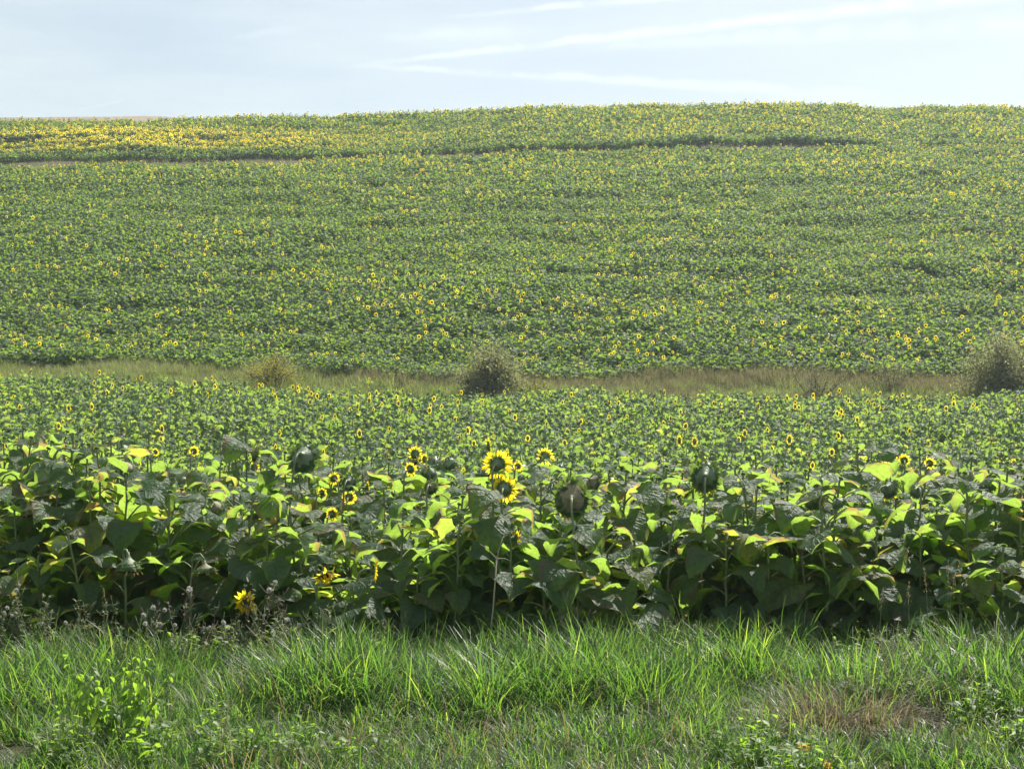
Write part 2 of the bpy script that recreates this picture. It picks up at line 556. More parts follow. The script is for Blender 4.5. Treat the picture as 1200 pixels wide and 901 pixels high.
LR = random.Random(3)
LEAF_MESH = []
for k in range(20):
    m_ = MB()
    vv, ff, uu, st = leaf_geo(LR)
    m_.add(vv, [f[::-1] for f in ff], 0, uu, k * 0.05)
    tube(m_, st[0], st[1], 4, 1, cap=False)
    LEAF_MESH.append(m_.mesh('sunflower_leaf', [M['leaf'], M['stem']]))


# ------------------------------------------------------------------ flower heads (unit disc radius, facing +Z)
def head_back(mb, r, seg=18, mat=0, bracts=20, blen=0.55, drop=0.0, bmat=1):
    prof = [(0.11, -1.10), (0.15, -0.85), (0.30, -0.66), (0.60, -0.46), (0.90, -0.22), (1.02, -0.02), (0.97, 0.10)]
    vs_, fs = [], []
    for (q, z) in prof:
        for k in range(seg):
            a = 2 * math.pi * k / seg
            w = 1 + 0.03 * math.sin(3 * a + q * 4)
            vs_.append((q * w * math.cos(a), q * w * math.sin(a), z))
    for i in range(len(prof) - 1):
        for k in range(seg):
            fs.append((i * seg + k, i * seg + (k + 1) % seg, (i + 1) * seg + (k + 1) % seg, (i + 1) * seg + k))
    fs.append(tuple(range(seg))[::-1])
    mb.add(vs_, fs, mat)
    for ring in range(3):
        for k in range(bracts):
            a = 2 * math.pi * (k + 0.5 * ring + r.uniform(-0.2, 0.2)) / bracts
            ca, sa = math.cos(a), math.sin(a)
            r0, z0 = ((0.80, -0.34), (0.97, -0.11), (0.50, -0.49))[ring]
            ln = blen * r.uniform(0.7, 1.25)
            out = r.uniform(0.25, 0.75)
            hw = 0.14
            t = Vector((ca * out, sa * out, (1 - out) * 0.7 - drop))
            t.normalize()
            s = Vector((-sa, ca, 0)) * hw
            b = Vector((ca * r0, sa * r0, z0))
            m2 = b + t * ln * 0.5
            tip = b + t * ln - Vector((0, 0, r.uniform(0, 0.18)))
            mb.add([b - s, b + s, m2 + s * 0.8, m2 - s * 0.8, tip], [(0, 1, 2, 3), (3, 2, 4)], bmat)


def disc_geo(mb, seg=18, mat=0):
    prof = [(0.98, 0.09), (0.8, 0.17), (0.45, 0.22), (0.2, 0.17)]
    vs_, fs = [], []
    for (q, z) in prof:
        for k in range(seg):
            a = 2 * math.pi * k / seg
            vs_.append((q * math.cos(a), q * math.sin(a), z))
    for i in range(len(prof) - 1):
        for k in range(seg):
            fs.append((i * seg + k, i * seg + (k + 1) % seg, (i + 1) * seg + (k + 1) % seg, (i + 1) * seg + k))
    fs.append(tuple(range((len(prof) - 1) * seg, len(prof) * seg)))
    mb.add(vs_, fs, mat)


def petal_geo(r, ln=1.15, hw=0.17, bend=None, segs=3):
    """one ray floret along +X, root at the origin"""
    bend = r.uniform(-0.7, 0.5) if bend is None else bend
    verts, uvs, faces = [], [], []
    ws = [0.55, 1.0, 0.85, 0.06] if segs == 3 else [0.6, 1.0, 0.08]
    p = Vector((0, 0, 0))
    th = r.uniform(-0.1, 0.3)
    cup = r.uniform(0.0, 0.05)
    for i in range(segs + 1):
        v = i / segs
        if i:
            th += bend / segs
            p = p + Vector((math.cos(th), 0, math.sin(th))) * (ln / segs)
        for u in (-1, 1):
            verts.append(p + Vector((0, u * hw * ws[i], cup)))
            uvs.append((u * 0.5 + 0.5, v))
    for i in range(segs):
        faces.append((2 * i, 2 * i + 2, 2 * i + 3, 2 * i + 1))
    return verts, faces, uvs


def petal_matrix(a, r, r0=0.93, tilt=0.0):
    return Matrix.Translation((r0 * math.cos(a), r0 * math.sin(a), 0.03)) @ Euler((r.uniform(-0.35, 0.35), tilt, a)).to_matrix().to_4x4()


def petals_geo(mb, r, n=26, ln=1.15, mat=0, segs=2, keep=1.0, spread=0.22, tilt=0.0, hw=0.17):
    for k in range(n):
        if r.random() > keep:
            continue
        a = 2 * math.pi * (k + r.uniform(-0.35, 0.35)) / n
        vv, ff, uu = petal_geo(r, ln * r.uniform(0.75, 1.12), hw, None, segs)
        mb.add(vv, ff, mat, uu, None, petal_matrix(a, r, 0.93, tilt + r.uniform(-spread, spread)))


HR = random.Random(21)
HEAD_BACK, SEED_BACK, PETALS, PETAL_ONE, WILTED = [], [], [], [], []
for k in range(4):
    m_ = MB(); head_back(m_, HR); HEAD_BACK.append(m_.mesh('flower_head', [M['back'], M['leaf_far']]))
    m_ = MB(); head_back(m_, HR, bracts=24, blen=0.46, drop=0.0); SEED_BACK.append(m_.mesh('seed_head', [M['seedback'] if k % 2 else M['back'], M['leaf_far']]))
    m_ = MB(); petals_geo(m_, HR, 28, 1.1, segs=3); PETALS.append(m_.mesh('petals', [M['petal']]))
    m_ = MB(); petals_geo(m_, HR, 22, 0.45, keep=0.6, spread=0.8, tilt=-0.9, hw=0.09); WILTED.append(m_.mesh('withered_petals', [M['wilted']]))
for k in range(8):
    m_ = MB(); vv, ff, uu = petal_geo(HR, HR.uniform(0.95, 1.25), 0.18); m_.add(vv, ff, 0, uu)
    PETAL_ONE.append(m_.mesh('petal', [M['petal']]))
m_ = MB(); disc_geo(m_); DISC = m_.mesh('seed_disc', [M['disc']])


# ------------------------------------------------------------------ sunflower layout (shared by single plants and by the mass of the field)
def plant_spec(r, kind, H, nleaf, leafscale=1.0, face=None, hr=None, low=0.10):
    """stem path, leaves and head of one plant, base at the origin; kind: bloom, nod, seed, leafy"""
    hr0 = hr if hr else 0.08
    lean = r.uniform(-0.06, 0.10)
    la = r.uniform(0, 6.28)
    az = (SUN_AZ + r.gauss(0, 0.45)) if face is None else face[0]
    el = face[1] if face is not None else {'bloom': r.uniform(-0.05, 0.45), 'nod': r.uniform(-1.2, -0.5), 'seed': r.uniform(-0.3, 0.1), 'leafy': 0.9}[kind]
    fx = Vector((math.sin(az), math.cos(az), 0))
    pts, rad = [], []
    n = 7
    neck = {'bloom': 0.16, 'nod': 0.26, 'seed': 0.20, 'leafy': 0.04}[kind]
    for i in range(n + 1):
        t = i / n
        x = lean * H * t * t
        pts.append(Vector((math.cos(la) * x, math.sin(la) * x, (H - neck * 0.5) * t)) + Vector((r.uniform(-1, 1), r.uniform(-1, 1), 0)) * 0.012)
        rad.append(0.0165 - 0.006 * t)
    a = math.pi / 2
    p = pts[-1].copy()
    steps = 4 if kind == 'nod' else 3
    for i in range(steps):
        a += (el - math.pi / 2) / steps
        p = p + (fx * math.cos(a) + Vector((0, 0, math.sin(a)))) * (neck / steps)
        pts.append(p.copy())
        rad.append(max(0.0105, 0.10 * hr0 * (0.6 + 0.4 * (i + 1) / steps)))
    d = (fx * math.cos(el) + Vector((0, 0, math.sin(el)))).normalized()
    leaves = []
    ga = r.uniform(0, 6.28)
    for i in range(nleaf):
        t = low + (0.97 - low) * (i + r.uniform(-0.3, 0.3)) / max(1, nleaf - 1)
        t = min(0.985, max(0.04, t))
        z = t * (len(pts) - 1 - steps)
        k = min(int(z), n - 1)
        pos = pts[k].lerp(pts[k + 1], z - k)
        ga += 2.4 + r.uniform(-0.35, 0.35)
        s = leafscale * (0.62 + 0.75 * math.sin(math.pi * min(1, 0.18 + 0.72 * t))) * r.uniform(0.55, 1.18)
        if t > 0.9:
            s *= 0.72
        pitch = r.uniform(-0.30, 0.15) - 0.45 * t + 0.28       # upper leaves held higher
        leaves.append((pos, ga, pitch, r.uniform(-0.35, 0.35), s, r.randrange(len(LEAF_MESH))))
    hr = hr if hr else {'bloom': r.uniform(0.055, 0.085), 'nod': r.uniform(0.085, 0.13), 'seed': r.uniform(0.10, 0.14), 'leafy': 0.025}[kind]
    return dict(pts=pts, rad=rad, leaves=leaves, head=(pts[-1], d, hr), kind=kind)


def build_plant(r, spec, loc, label, group=None, rich=False, name='sunflower', leaf_tint=None):
    """one sunflower as its own object with stem, head and every leaf"""
    t = thing(name, label, 'sunflower', loc, group)
    m_ = MB()
    tube(m_, spec['pts'], spec['rad'], 6)
    obj('stem', m_.mesh('stem', [M['stem']]), t)
    for (pos, az, pitch, roll, s, v) in spec['leaves']:
        obj('leaf', LEAF_MESH[v], t, pos, Euler((roll, pitch, az)), s)
    hp, d, hr = spec['head']
    k = r.randrange(4)
    if 'brown' in label or 'green' in label:
        k = 1 if 'brown' in label else 2
    rot = d.to_track_quat('Z', 'Y').to_euler()
    centre = hp + d * hr * 0.58
    kind = spec['kind']
    if kind == 'bloom':
        h = obj('flower_head', HEAD_BACK[k], t, centre, rot, hr)
        ragged = 'ragged' in label
        obj('seed_disc', DISC, h, scale=0.25 if ragged else None)
        if rich:
            for layer in range(2):
                n = 17
                for q in range(n):
                    a = 2 * math.pi * (q + 0.5 * layer + r.uniform(-0.3, 0.3)) / n
                    mt = petal_matrix(a, r, 0.93, r.uniform(-2.2, 0.5) if 'ragged' in label or 'drooping yellow' in label else r.uniform(-0.25, 0.2) - 0.1 * layer)
                    o = obj('petal', PETAL_ONE[r.randrange(8)], h)
                    o.matrix_local = mt @ Matrix.Scale(1.35 if ragged else 1.0, 4)
        else:
            tag(obj('petals', PETALS[k], h), kind='stuff')
    elif kind in ('nod', 'seed'):
        h = obj('seed_head', SEED_BACK[k], t, centre, rot, (hr * r.uniform(0.82, 1.0), hr * r.uniform(0.9, 1.08), hr * r.uniform(0.8, 1.2)))
        obj('seed_disc', DISC, h)
        tag(obj('withered_petals', WILTED[k], h), kind='stuff')
    elif kind == 'leafy':
        obj('bud', HEAD_BACK[k], t, centre, rot, hr)
    return t


ORD = ['first', 'second', 'third', 'fourth', 'fifth', 'sixth', 'seventh', 'eighth', 'ninth', 'tenth', 'eleventh', 'twelfth', 'thirteenth',
       'fourteenth', 'fifteenth', 'sixteenth', 'seventeenth', 'eighteenth', 'nineteenth', 'twentieth', 'twenty-first', 'twenty-second',
       'twenty-third', 'twenty-fourth', 'twenty-fifth', 'twenty-sixth', 'twenty-seventh', 'twenty-eighth', 'twenty-ninth', 'thirtieth',
       'thirty-first', 'thirty-second', 'thirty-third', 'thirty-fourth', 'thirty-fifth', 'thirty-sixth', 'thirty-seventh', 'thirty-eighth',
       'thirty-ninth', 'fortieth']


def front_height(x, y):
    """how tall the crop stands along the front of the field"""
    h = float(np.interp(x / max(y, 1) * FPX + 600, [-100, 60, 260, 380, 470, 560, 760, 900, 1300], [1.62, 1.74, 1.72, 1.55, 1.38, 1.34, 1.36, 1.44, 1.42]))
    if y < 15.0:
        h -= 0.14
    return h


# --- sunflowers one can pick out: column, row and distance of the head, kind, disc radius, facing (azimuth, elevation)
HERO = [
    # px, py, d, kind, disc radius, face az, el, label, rich
    (583, 542, 15.2, 'bloom', 0.080, 0.30, 0.02, 'tallest bright yellow sunflower in the middle, open bloom seen from behind', True),
    (591, 571, 15.0, 'bloom', 0.072, 0.15, -0.12, 'yellow sunflower bloom directly below the tallest one, a leaf across it', True),
    (607, 545, 19.5, 'bloom', 0.036, 0.3, 0.05, 'small yellow bloom just right of the tallest central sunflower', False),
    (481, 548, 19.0, 'bloom', 0.050, 0.5, 0.15, 'lone yellow bloom left of centre with a dark round middle', False),
    (409, 581, 17.4, 'bloom', 0.045, 0.1, 0.05, 'yellow bloom below the round green seed head, left of centre', True),
    (391, 559, 18.4, 'bloom', 0.044, -0.5, 0.2, 'upper left bloom of the yellow cluster left of centre', False),
    (377, 576, 17.8, 'bloom', 0.034, 0.4, 0.1, 'left bloom of the yellow cluster left of centre', False),
    (389, 601, 16.8, 'bloom', 0.042, 0.3, 0.1, 'lowest bloom of the yellow cluster left of centre', True),
    (410, 563, 17.2, 'seed', 0.095, 0.2, -0.25, 'round green seed head among the yellow blooms left of centre', False),
    (431, 569, 18.0, 'bloom', 0.040, 1.3, 0.1, 'bloom turned to the right beside the round green seed head', False),
    (356, 535, 16.2, 'nod', 0.155, 0.2, -0.45, 'tall nodding dark green head with hanging bracts at left of centre', False),
    (827, 556, 15.2, 'seed', 0.155, 0.15, -0.12, 'big round green flower head from behind with yellow fringe at right of centre', True),
    (670, 582, 14.7, 'seed', 0.185, 0.05, -0.10, 'largest brownish seed head seen from behind in the middle right', False),
    (1060, 538, 18.6, 'bloom', 0.040, 0.2, 0.1, 'left of two small yellow blooms high at the right', False),
    (1090, 541, 18.2, 'bloom', 0.040, 0.6, 0.15, 'right of two small yellow blooms high at the right', False),
    (1043, 571, 16.4, 'nod', 0.105, 0.7, -0.35, 'nodding green head with yellow petals beneath at far right', True),
    (1075, 574, 16.0, 'nod', 0.075, 0.1, -0.5, 'small shaggy green nodding head at far right', False),
    (227, 527, 21.0, 'bloom', 0.040, 0.1, 0.1, 'single yellow bloom above the leafy rows at left', False),
    (182, 528, 20.4, 'bloom', 0.030, 0.3, 0.2, 'small yellow bloom above the leafy rows at far left', False),
    (569, 612, 14.7, 'nod', 0.085, -1.1, -0.6, 'withered brown drooping flower below the two central blooms', False),
    (602, 630, 15.0, 'bloom', 0.055, 0.9, -0.4, 'half hidden yellow bloom under the withered flower in the middle', False),
    (288, 704, 14.25, 'bloom', 0.055, 3.3, -0.15, 'low ragged yellow flower facing out above the grass at left', True),
    (381, 672, 14.35, 'bloom', 0.070, 2.4, -1.0, 'drooping yellow flower with brown disc left of centre above the grass', True),
    (439, 665, 14.45, 'bloom', 0.060, 1.45, -0.05, 'yellow flower seen edge on, turned right, left of centre', True),
    (590, 707, 14.6, 'bloom', 0.055, 2.9, -0.7, 'shaded orange flower hanging low in the dark middle', False),
    (6, 638, 15.0, 'bloom', 0.035, 0.5, 0.1, 'yellow bloom at the left edge half hidden by leaves', False),
    (790, 598, 15.0, 'leafy', 0.035, 0.3, 1.0, 'upright sunflower with a closed bud atop a thick stalk', False),
    (985, 588, 14.75, 'nod', 0.075, 1.2, -0.9, 'sunflower with a thick bare stalk and bent neck at right', False),
    (150, 665, 14.4, 'nod', 0.125, 2.6, -1.45, 'low sunflower with a hooked neck and hanging green head at left', False),
    (240, 668, 14.5, 'nod', 0.105, 2.2, -1.42, 'sunflower with hooked neck hanging over the thistles', False),
    (35, 600, 15.2, 'nod', 0.10, 1.9, -1.3, 'sunflower with a drooping head at the far left front', False),
    (300, 530, 18.5, 'nod', 0.095, 1.1, -0.3, 'nodding head with pale rim left of the tall dark nodding head', False),
    (505, 569, 17.0, 'seed', 0.075, 0.2, -0.3, 'dark round seed head right of the yellow cluster', False),
    (838, 566, 18.5, 'bloom', 0.04, 0.4, 0.1, 'yellow bloom half hidden behind the big round green head', False),
]
NR = random.Random(77)
hero_base = []
n_single = 0
for (px, py, d, kind, hr, az, el, label, rich) in HERO:
    P = at(px, py, d)
    g = gzf(P.x, P.y)
    # neck length decides where the stem stands under the head
    H = P.z - g
    for it in range(6):
        st_ = NR.getstate()
        sp_ = plant_spec(NR, kind, H, 10 if H > 1.0 else 6, 1.25, (az, el), hr, low=0.12)
        hp, dd, _ = sp_['head']
        c = hp + dd * hr * 0.58
        base = P - c
        err = base.z - gzf(base.x, base.y)
        if abs(err) < 0.01:
            break
        H += err
        NR.setstate(st_)
    # no leaf straight in front of the flower itself
    sp_['leaves'] = [l for l in sp_['leaves'] if not (l[0].z > c.z - 0.30 and kind != 'leafy' and math.sin(l[1]) < -0.2)]
    base.z = gzf(base.x, base.y) - 0.02
    t = build_plant(NR, sp_, base, label, 'sunflowers with heads that stand out', rich)
    if kind in ('seed', 'nod') and rich:
        h = [c_ for c_ in t.children if c_.name.startswith('seed_head')][0]
        for q in range(30):
            a = 2 * math.pi * (q + NR.uniform(-0.3, 0.3)) / 30
            if math.sin(a) > 0.1 + NR.uniform(-0.4, 0.2):
                continue
            o = obj('petal', PETAL_ONE[NR.randrange(8)], h)
            o.matrix_local = petal_matrix(a, NR, 0.93, NR.uniform(-0.5, 0.2)) @ Matrix.Scale(NR.uniform(0.22, 0.42), 4)
    hero_base.append((base.x, base.y))
    n_single += 1

# --- the front rows, plant by plant
row_y = [14.62 + 0.60 * k for k in range(11)]
KINDLAB = {'leafy': 'leafy sunflower without open flower', 'nod': 'leafy sunflower with nodding seed head',
           'seed': 'leafy sunflower with green seed head', 'bloom': 'leafy sunflower with yellow bloom'}
FRONT_MAX_Y = row_y[-1] + 0.3
for ri, y0 in enumerate(row_y):
    half = y0 / 3.0 + 0.15
    x = -half + NR.uniform(0, 0.2)
    cnt = 0
    while x < half:
        y = y0 + NR.uniform(-0.20, 0.20)
        xx = x + NR.uniform(-0.10, 0.10)
        x += NR.uniform(0.36, 0.50)
        if any((xx - bx) ** 2 + (y - by) ** 2 < 0.20 ** 2 for bx, by in hero_base):
            continue
        H = front_height(xx, y) + NR.gauss(0, 0.14)
        if ri == 0:
            if NR.random() < 0.16:
                continue
            y += NR.uniform(-0.25, 0.15)
            H *= NR.uniform(0.62, 1.05)
        q = NR.random()
        kind = 'leafy' if q < 0.76 else 'nod'
        if ri < 2 and kind == 'bloom':
            kind = 'leafy'
        # keep the sight lines to the picked-out heads open: lower plants in front of them
        pxx = 600 + xx / y * FPX
        for (hx, hy, hd, *_r) in HERO:
            if hd > y and abs(pxx - hx) < 26:
                lim = CAM_H - (hy + 30 - HOR) / FPX * y - gzf(xx, y)
                H = min(H, max(0.75, lim - 0.16))
        sp_ = plant_spec(NR, kind, H, 15 if ri < 3 else 11, 1.30, low=0.08 if ri < 2 else 0.25)
        lab = f"{KINDLAB[kind]}, {ORD[cnt]} from left in {ORD[ri]} row behind the grass"
        build_plant(NR, sp_, (xx, y, gzf(xx, y) - 0.02), lab, 'front rows of the sunflower field')
        cnt += 1
        n_single += 1
print('single sunflowers', n_single)

# ------------------------------------------------------------------ masses: geometry-node scatter
_libs = {}


def library(key, meshes):
    col_ = bpy.data.collections.new(key)
    for i, me_ in enumerate(meshes):
        col_.objects.link(bpy.data.objects.new(f'{key}_{i:02d}', me_))
    _libs[key] = col_
    return col_


def scatter(name, pts, rots, scl, idx, col_, label, cat):
    me_ = bpy.data.meshes.new(name)
    n = len(pts)
    me_.vertices.add(n)
    me_.vertices.foreach_set('co', np.asarray(pts, np.float32).ravel())
    for nm, ty, arr, key in (('rot', 'FLOAT_VECTOR', rots, 'vector'), ('scl', 'FLOAT_VECTOR', scl, 'vector'), ('pick', 'INT', idx, 'value')):
        a = me_.attributes.new(nm, ty, 'POINT')
        a.data.foreach_set(key, np.asarray(arr, np.int32 if ty == 'INT' else np.float32).ravel())
    o = obj(name, me_)
    tag(o, label, cat, kind='stuff')
    ng = bpy.data.node_groups.new(name + '_nodes', 'GeometryNodeTree')
    ng.interface.new_socket('Geometry', in_out='INPUT', socket_type='NodeSocketGeometry')
    ng.interface.new_socket('Geometry', in_out='OUTPUT', socket_type='NodeSocketGeometry')
    gi, go = ng.nodes.new('NodeGroupInput'), ng.nodes.new('NodeGroupOutput')
    iop = ng.nodes.new('GeometryNodeInstanceOnPoints')
    ci = ng.nodes.new('GeometryNodeCollectionInfo')
    ci.inputs['Collection'].default_value = col_
    ci.inputs['Separate Children'].default_value = True
    ci.inputs['Reset Children'].default_value = True
    at_ = {}
    for nm, ty in (('rot', 'FLOAT_VECTOR'), ('scl', 'FLOAT_VECTOR'), ('pick', 'INT')):
        a = ng.nodes.new('GeometryNodeInputNamedAttribute')
        a.data_type = ty
        a.inputs['Name'].default_value = nm
        at_[nm] = [s for s in a.outputs if s.enabled][0]
    e2r = ng.nodes.new('FunctionNodeEulerToRotation')
    L = ng.links.new
    L(gi.outputs[0], iop.inputs['Points'])
    L(ci.outputs[0], iop.inputs['Instance'])
    iop.inputs['Pick Instance'].default_value = True
    L(at_['pick'], iop.inputs['Instance Index'])
    L(at_['rot'], e2r.inputs[0])
    L(e2r.outputs[0], iop.inputs['Rotation'])
    L(at_['scl'], iop.inputs['Scale'])
    L(iop.outputs[0], go.inputs[0])
    md = o.modifiers.new('scatter', 'NODES')
    md.node_group = ng
    return o


def plant_mesh(name, r, kind, H, nleaf, rows, cols, ls, low, petals=True, hr=None, stemn=4, big=1.0, face=None):
    """a whole sunflower in one mesh, for the mass of the field"""
    s = plant_spec(r, kind, H, nleaf, ls, face, hr, low)
    m_ = MB()
    tube(m_, s['pts'], s['rad'], stemn, 1)
    for (pos, az, pitch, roll, sc, v) in s['leaves']:
        vv, ff, uu, st = leaf_geo(r, rows, cols, petseg=2)
        mt = Matrix.Translation(pos) @ Euler((roll, pitch, az)).to_matrix().to_4x4() @ Matrix.Scale(sc, 4)
        m_.add(vv, [f[::-1] for f in ff], 0, uu, None, mt)
        if rows > 3:
            tube(m_, [mt @ p for p in st[0]], [q * sc for q in st[1]], 3, 1, cap=False)
    hp, d, hr = s['head']
    hr *= big
    mt = Matrix.Translation(hp + d * hr * 0.58) @ d.to_track_quat('Z', 'Y').to_matrix().to_4x4() @ Matrix.Scale(hr, 4)
    h = MB()
    head_back(h, r, 10 if rows > 3 else 7, 2, 12 if rows > 3 else 6, bmat=0)
    disc_geo(h, 10 if rows > 3 else 7, 3)
    if kind == 'bloom':
        petals_geo(h, r, 24 if rows > 3 else 16, 1.05, 4, 2, hw=0.17 if rows > 3 else 0.24)
    elif kind in ('nod', 'seed'):
        petals_geo(h, r, 16, 0.6, 4 if r.random() < 0.4 else 5, 2, keep=0.5, spread=0.6, hw=0.12)
    m_.add([mt @ Vector(v) for v in h.v], h.f, h.m, h.uv, 0.3)
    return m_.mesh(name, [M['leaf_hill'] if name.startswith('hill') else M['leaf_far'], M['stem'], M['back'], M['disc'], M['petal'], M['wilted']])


PR = random.Random(9)
near_meshes = ([plant_mesh('field_leafy', PR, 'leafy', PR.uniform(1.2, 1.4), 11, 5, 2, 1.22, 0.3) for _ in range(6)] +
               [plant_mesh('field_nod', PR, 'nod', PR.uniform(1.25, 1.42), 11, 5, 2, 1.22, 0.3) for _ in range(5)] +
               [plant_mesh('field_bloom', PR, 'bloom', PR.uniform(1.28, 1.46), 10, 5, 2, 1.15, 0.3, big=0.9) for _ in range(6)])
NL, NN, NB = 6, 5, 6
lib_near = library('field_plants', near_meshes)
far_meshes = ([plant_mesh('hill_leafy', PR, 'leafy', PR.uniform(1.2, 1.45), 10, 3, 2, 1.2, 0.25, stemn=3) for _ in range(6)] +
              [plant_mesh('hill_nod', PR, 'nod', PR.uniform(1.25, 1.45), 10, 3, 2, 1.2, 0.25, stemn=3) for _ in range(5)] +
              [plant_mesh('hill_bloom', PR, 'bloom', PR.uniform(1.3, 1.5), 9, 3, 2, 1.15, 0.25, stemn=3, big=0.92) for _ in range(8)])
FB = 8
lib_far = library('hill_plants', far_meshes)


def rows_grid(y0, y1, dy, xr, dx):
    ys, xs = [], []
    y = y0
    while y < y1:
        h = xr(y)
        n = int(2 * h / dx)
        xs.append(np.linspace(-h, h, n) + nrg.uniform(-0.45, 0.45, n) * dx)
        ys.append(np.full(n, y) + nrg.uniform(-0.42, 0.42, n) * dy)
        y += dy
    return np.concatenate(xs), np.concatenate(ys)


def place_field(name, x, y, nb, pb, pn, hs, lib_, label, boost=0.0):
    n = len(x)
    u = nrg.random(n)
    leafy_i = nrg.integers(0, NL, n)
    nod_i = NL + nrg.integers(0, NN, n)
    bl_i = NL + NN + nrg.integers(0, nb, n)
    idx = np.where(u < pb, bl_i, np.where(u < pb + pn, nod_i, leafy_i))
    z = gz(x, y) - 0.02
    rot = np.stack([nrg.normal(0, 0.09, n), nrg.normal(0, 0.09, n), nrg.normal(0, 0.5, n)], -1)
    lf = idx < NL
    rot[lf, 2] = nrg.uniform(0, 6.28, lf.sum())
    sv = hs * nrg.normal(1.0, 0.075, n)
    wv = nrg.uniform(0.92, 1.12, n) * np.clip(0.25 + 0.68 * hs, 0.4, 1.2) * (1 - 0.37 * sst(20.5, 28, y) * (1 - sst(66, 68, y)))
    wv = wv * (1 + boost)
    if nb == FB:
        sv = np.where(idx >= NL + NN, sv * 1.10, sv)
    scatter(name, np.stack([x, y, z], -1), rot, np.stack([wv, wv, sv], -1), idx, lib_, label, 'sunflowers')


# near field behind the front rows, and its edges left and right of the front rows
xa, ya = rows_grid(FRONT_MAX_Y + 0.15, 62.9, 0.41, lambda y: y / 3.0 + 2.6 + 0.03 * y, 0.27)
xb, yb = rows_grid(14.6, FRONT_MAX_Y + 0.1, 0.6, lambda y: y / 3.0 + 4.5, 0.42)
kb = np.abs(xb) > yb / 3.0 + 0.35
x, y = np.concatenate([xa, xb[kb]]), np.concatenate([ya, yb[kb]])
edge = np.where(y > 61.6 + 2.2 * (vnoise(x, y, 3, 3) - 0.5), False, True)
x, y = x[edge], y[edge]
pb = 0.010 + 0.04 * sst(0.5, 0.85, vnoise(x, y, 4.0, 1)) + 0.02 * sst(52, 58, y)
hs = 1.0 - 0.14 * sst(21, 30, y) + 0.16 * (vnoise(x, y, 3.0, 2) - 0.5) + 0.10 * (vnoise(x, y, 1.1, 5) - 0.5)
hs = np.where(y < FRONT_MAX_Y, 1.08, hs)
place_field('sunflower_field', x, y, NB, pb, 0.30, hs, lib_near, 'dense flat sunflower crop between the front rows and the grassy bank')

# hillside crop
xa, ya = rows_grid(67.4, 165.5, 0.43, lambda y: y / 3.0 + 3 + 0.04 * y, 0.30)
tr_y = 136.5 + 1.0 * np.sin(xa * 0.05) + 0.02 * xa           # the track across the slope
track = (np.abs(ya - tr_y) < 2.7 * sst(-54, -46, xa) * (1 - sst(28, 34, xa)) + 2.4 * (vnoise(xa, ya * 0.2, 3, 8) - 0.62))
low_edge = ya < 67.6 + 2.4 * vnoise(xa, ya, 3.5, 44)
track = track | low_edge
gap = vnoise(xa, ya * 3.2, 5.0, 14) * 0.7 + vnoise(xa, ya * 2.0, 1.6, 15) * 0.3 > 0.72
xa, ya, gap = xa[~track], ya[~track], gap[~track]
hsmax = 0.80
patch = 0.6 * vnoise(xa, ya * 1.3, 6.0, 4) + 0.4 * vnoise(xa, ya, 2.5, 19)
fine = vnoise(xa, ya, 2.2, 6)
yel = sst(-2, -30, xa) * sst(138.5, 141, ya) * (1 - sst(150, 155, ya))
pb = 0.07 + 0.16 * sst(0.45, 0.85, patch) * (0.45 + 0.55 * sst(-26, -8, xa)) * (1 - 0.5 * sst(12, 24, xa) * (1 - sst(85, 100, ya))) + 0.08 * sst(115, 140, ya) + 0.85 * yel - 0.03 * sst(-5, -30, xa) * (1 - sst(110, 125, ya))
hs = 0.95 + 0.5 * (vnoise(xa, ya * 0.7, 6.0, 12) - 0.5) + 0.36 * (fine - 0.5)
hs = 0.72 * (hs + 0.10 * np.sin(ya * 1.35 + 5.0 * vnoise(xa, ya, 9, 17))) * np.where(gap, 0.75, 1.0) * (1 + 0.55 * (vnoise(xa, ya * 2.2, 17.0, 41) - 0.5)) * (1 + 0.07 * sst(150, 165, ya))
hs = np.minimum(hs, hsmax + 0.12 * sst(140, 160, ya))
place_field('hillside_sunflowers', xa, ya, FB, pb, 0.18, hs, lib_far, 'sunflower crop covering the far hillside up to the skyline', 0.60 * yel)
print('field plants', len(x), 'hill plants', len(xa))


# ------------------------------------------------------------------ grass
def clump(r, n, rad, L0, L1, w, mats, bend=(0.3, 1.5), seeds=0.0, segs=4, upright=0.5):
    m_ = MB()
    for k in range(n):
        a = r.uniform(0, 6.28)
        q = rad * math.sqrt(r.random())
        p = Vector((q * math.cos(a), q * math.sin(a), -0.02))
        az = a + r.uniform(-1.2, 1.2)
        L = r.uniform(L0, L1)
        th = math.pi / 2 - r.uniform(0, upright)
        bd = r.uniform(*bend)
        D = Vector((math.cos(az), math.sin(az), 0))
        S = Vector((-math.sin(az), math.cos(az), 0))
        ww = w * r.uniform(0.6, 1.2)
        vs_, uv_ = [], []
        for i in range(segs + 1):
            v = i / segs
            if i:
                th -= bd / segs * (0.4 + 1.2 * v)
                p = p + (D * math.cos(th) + Vector((0, 0, math.sin(th)))) * (L / segs)
            hw = ww * (1 - v ** 1.8) * 0.5 + 0.0006
            vs_ += [p - S * hw, p + S * hw]
            uv_ += [(0, v), (1, v)]
        m_.add(vs_, [(2 * i, 2 * i + 1, 2 * i + 3, 2 * i + 2) for i in range(segs)], 0, uv_)
        if r.random() < seeds:
            for s in range(10):
                b = p + Vector((r.uniform(-1, 1), r.uniform(-1, 1), r.uniform(-3.5, 1.2))) * (0.05 * L)
                s1 = Vector((r.uniform(-1, 1), r.uniform(-1, 1), 1)) * 0.02 * (L / 0.6)
                s2 = Vector((r.uniform(-1, 1), r.uniform(-1, 1), 0)) * 0.008 * (L / 0.6)
                m_.add([b - s2, b + s2, b + s1], [(0, 1, 2)], 1)
    return m_.mesh('grass_clump', mats)


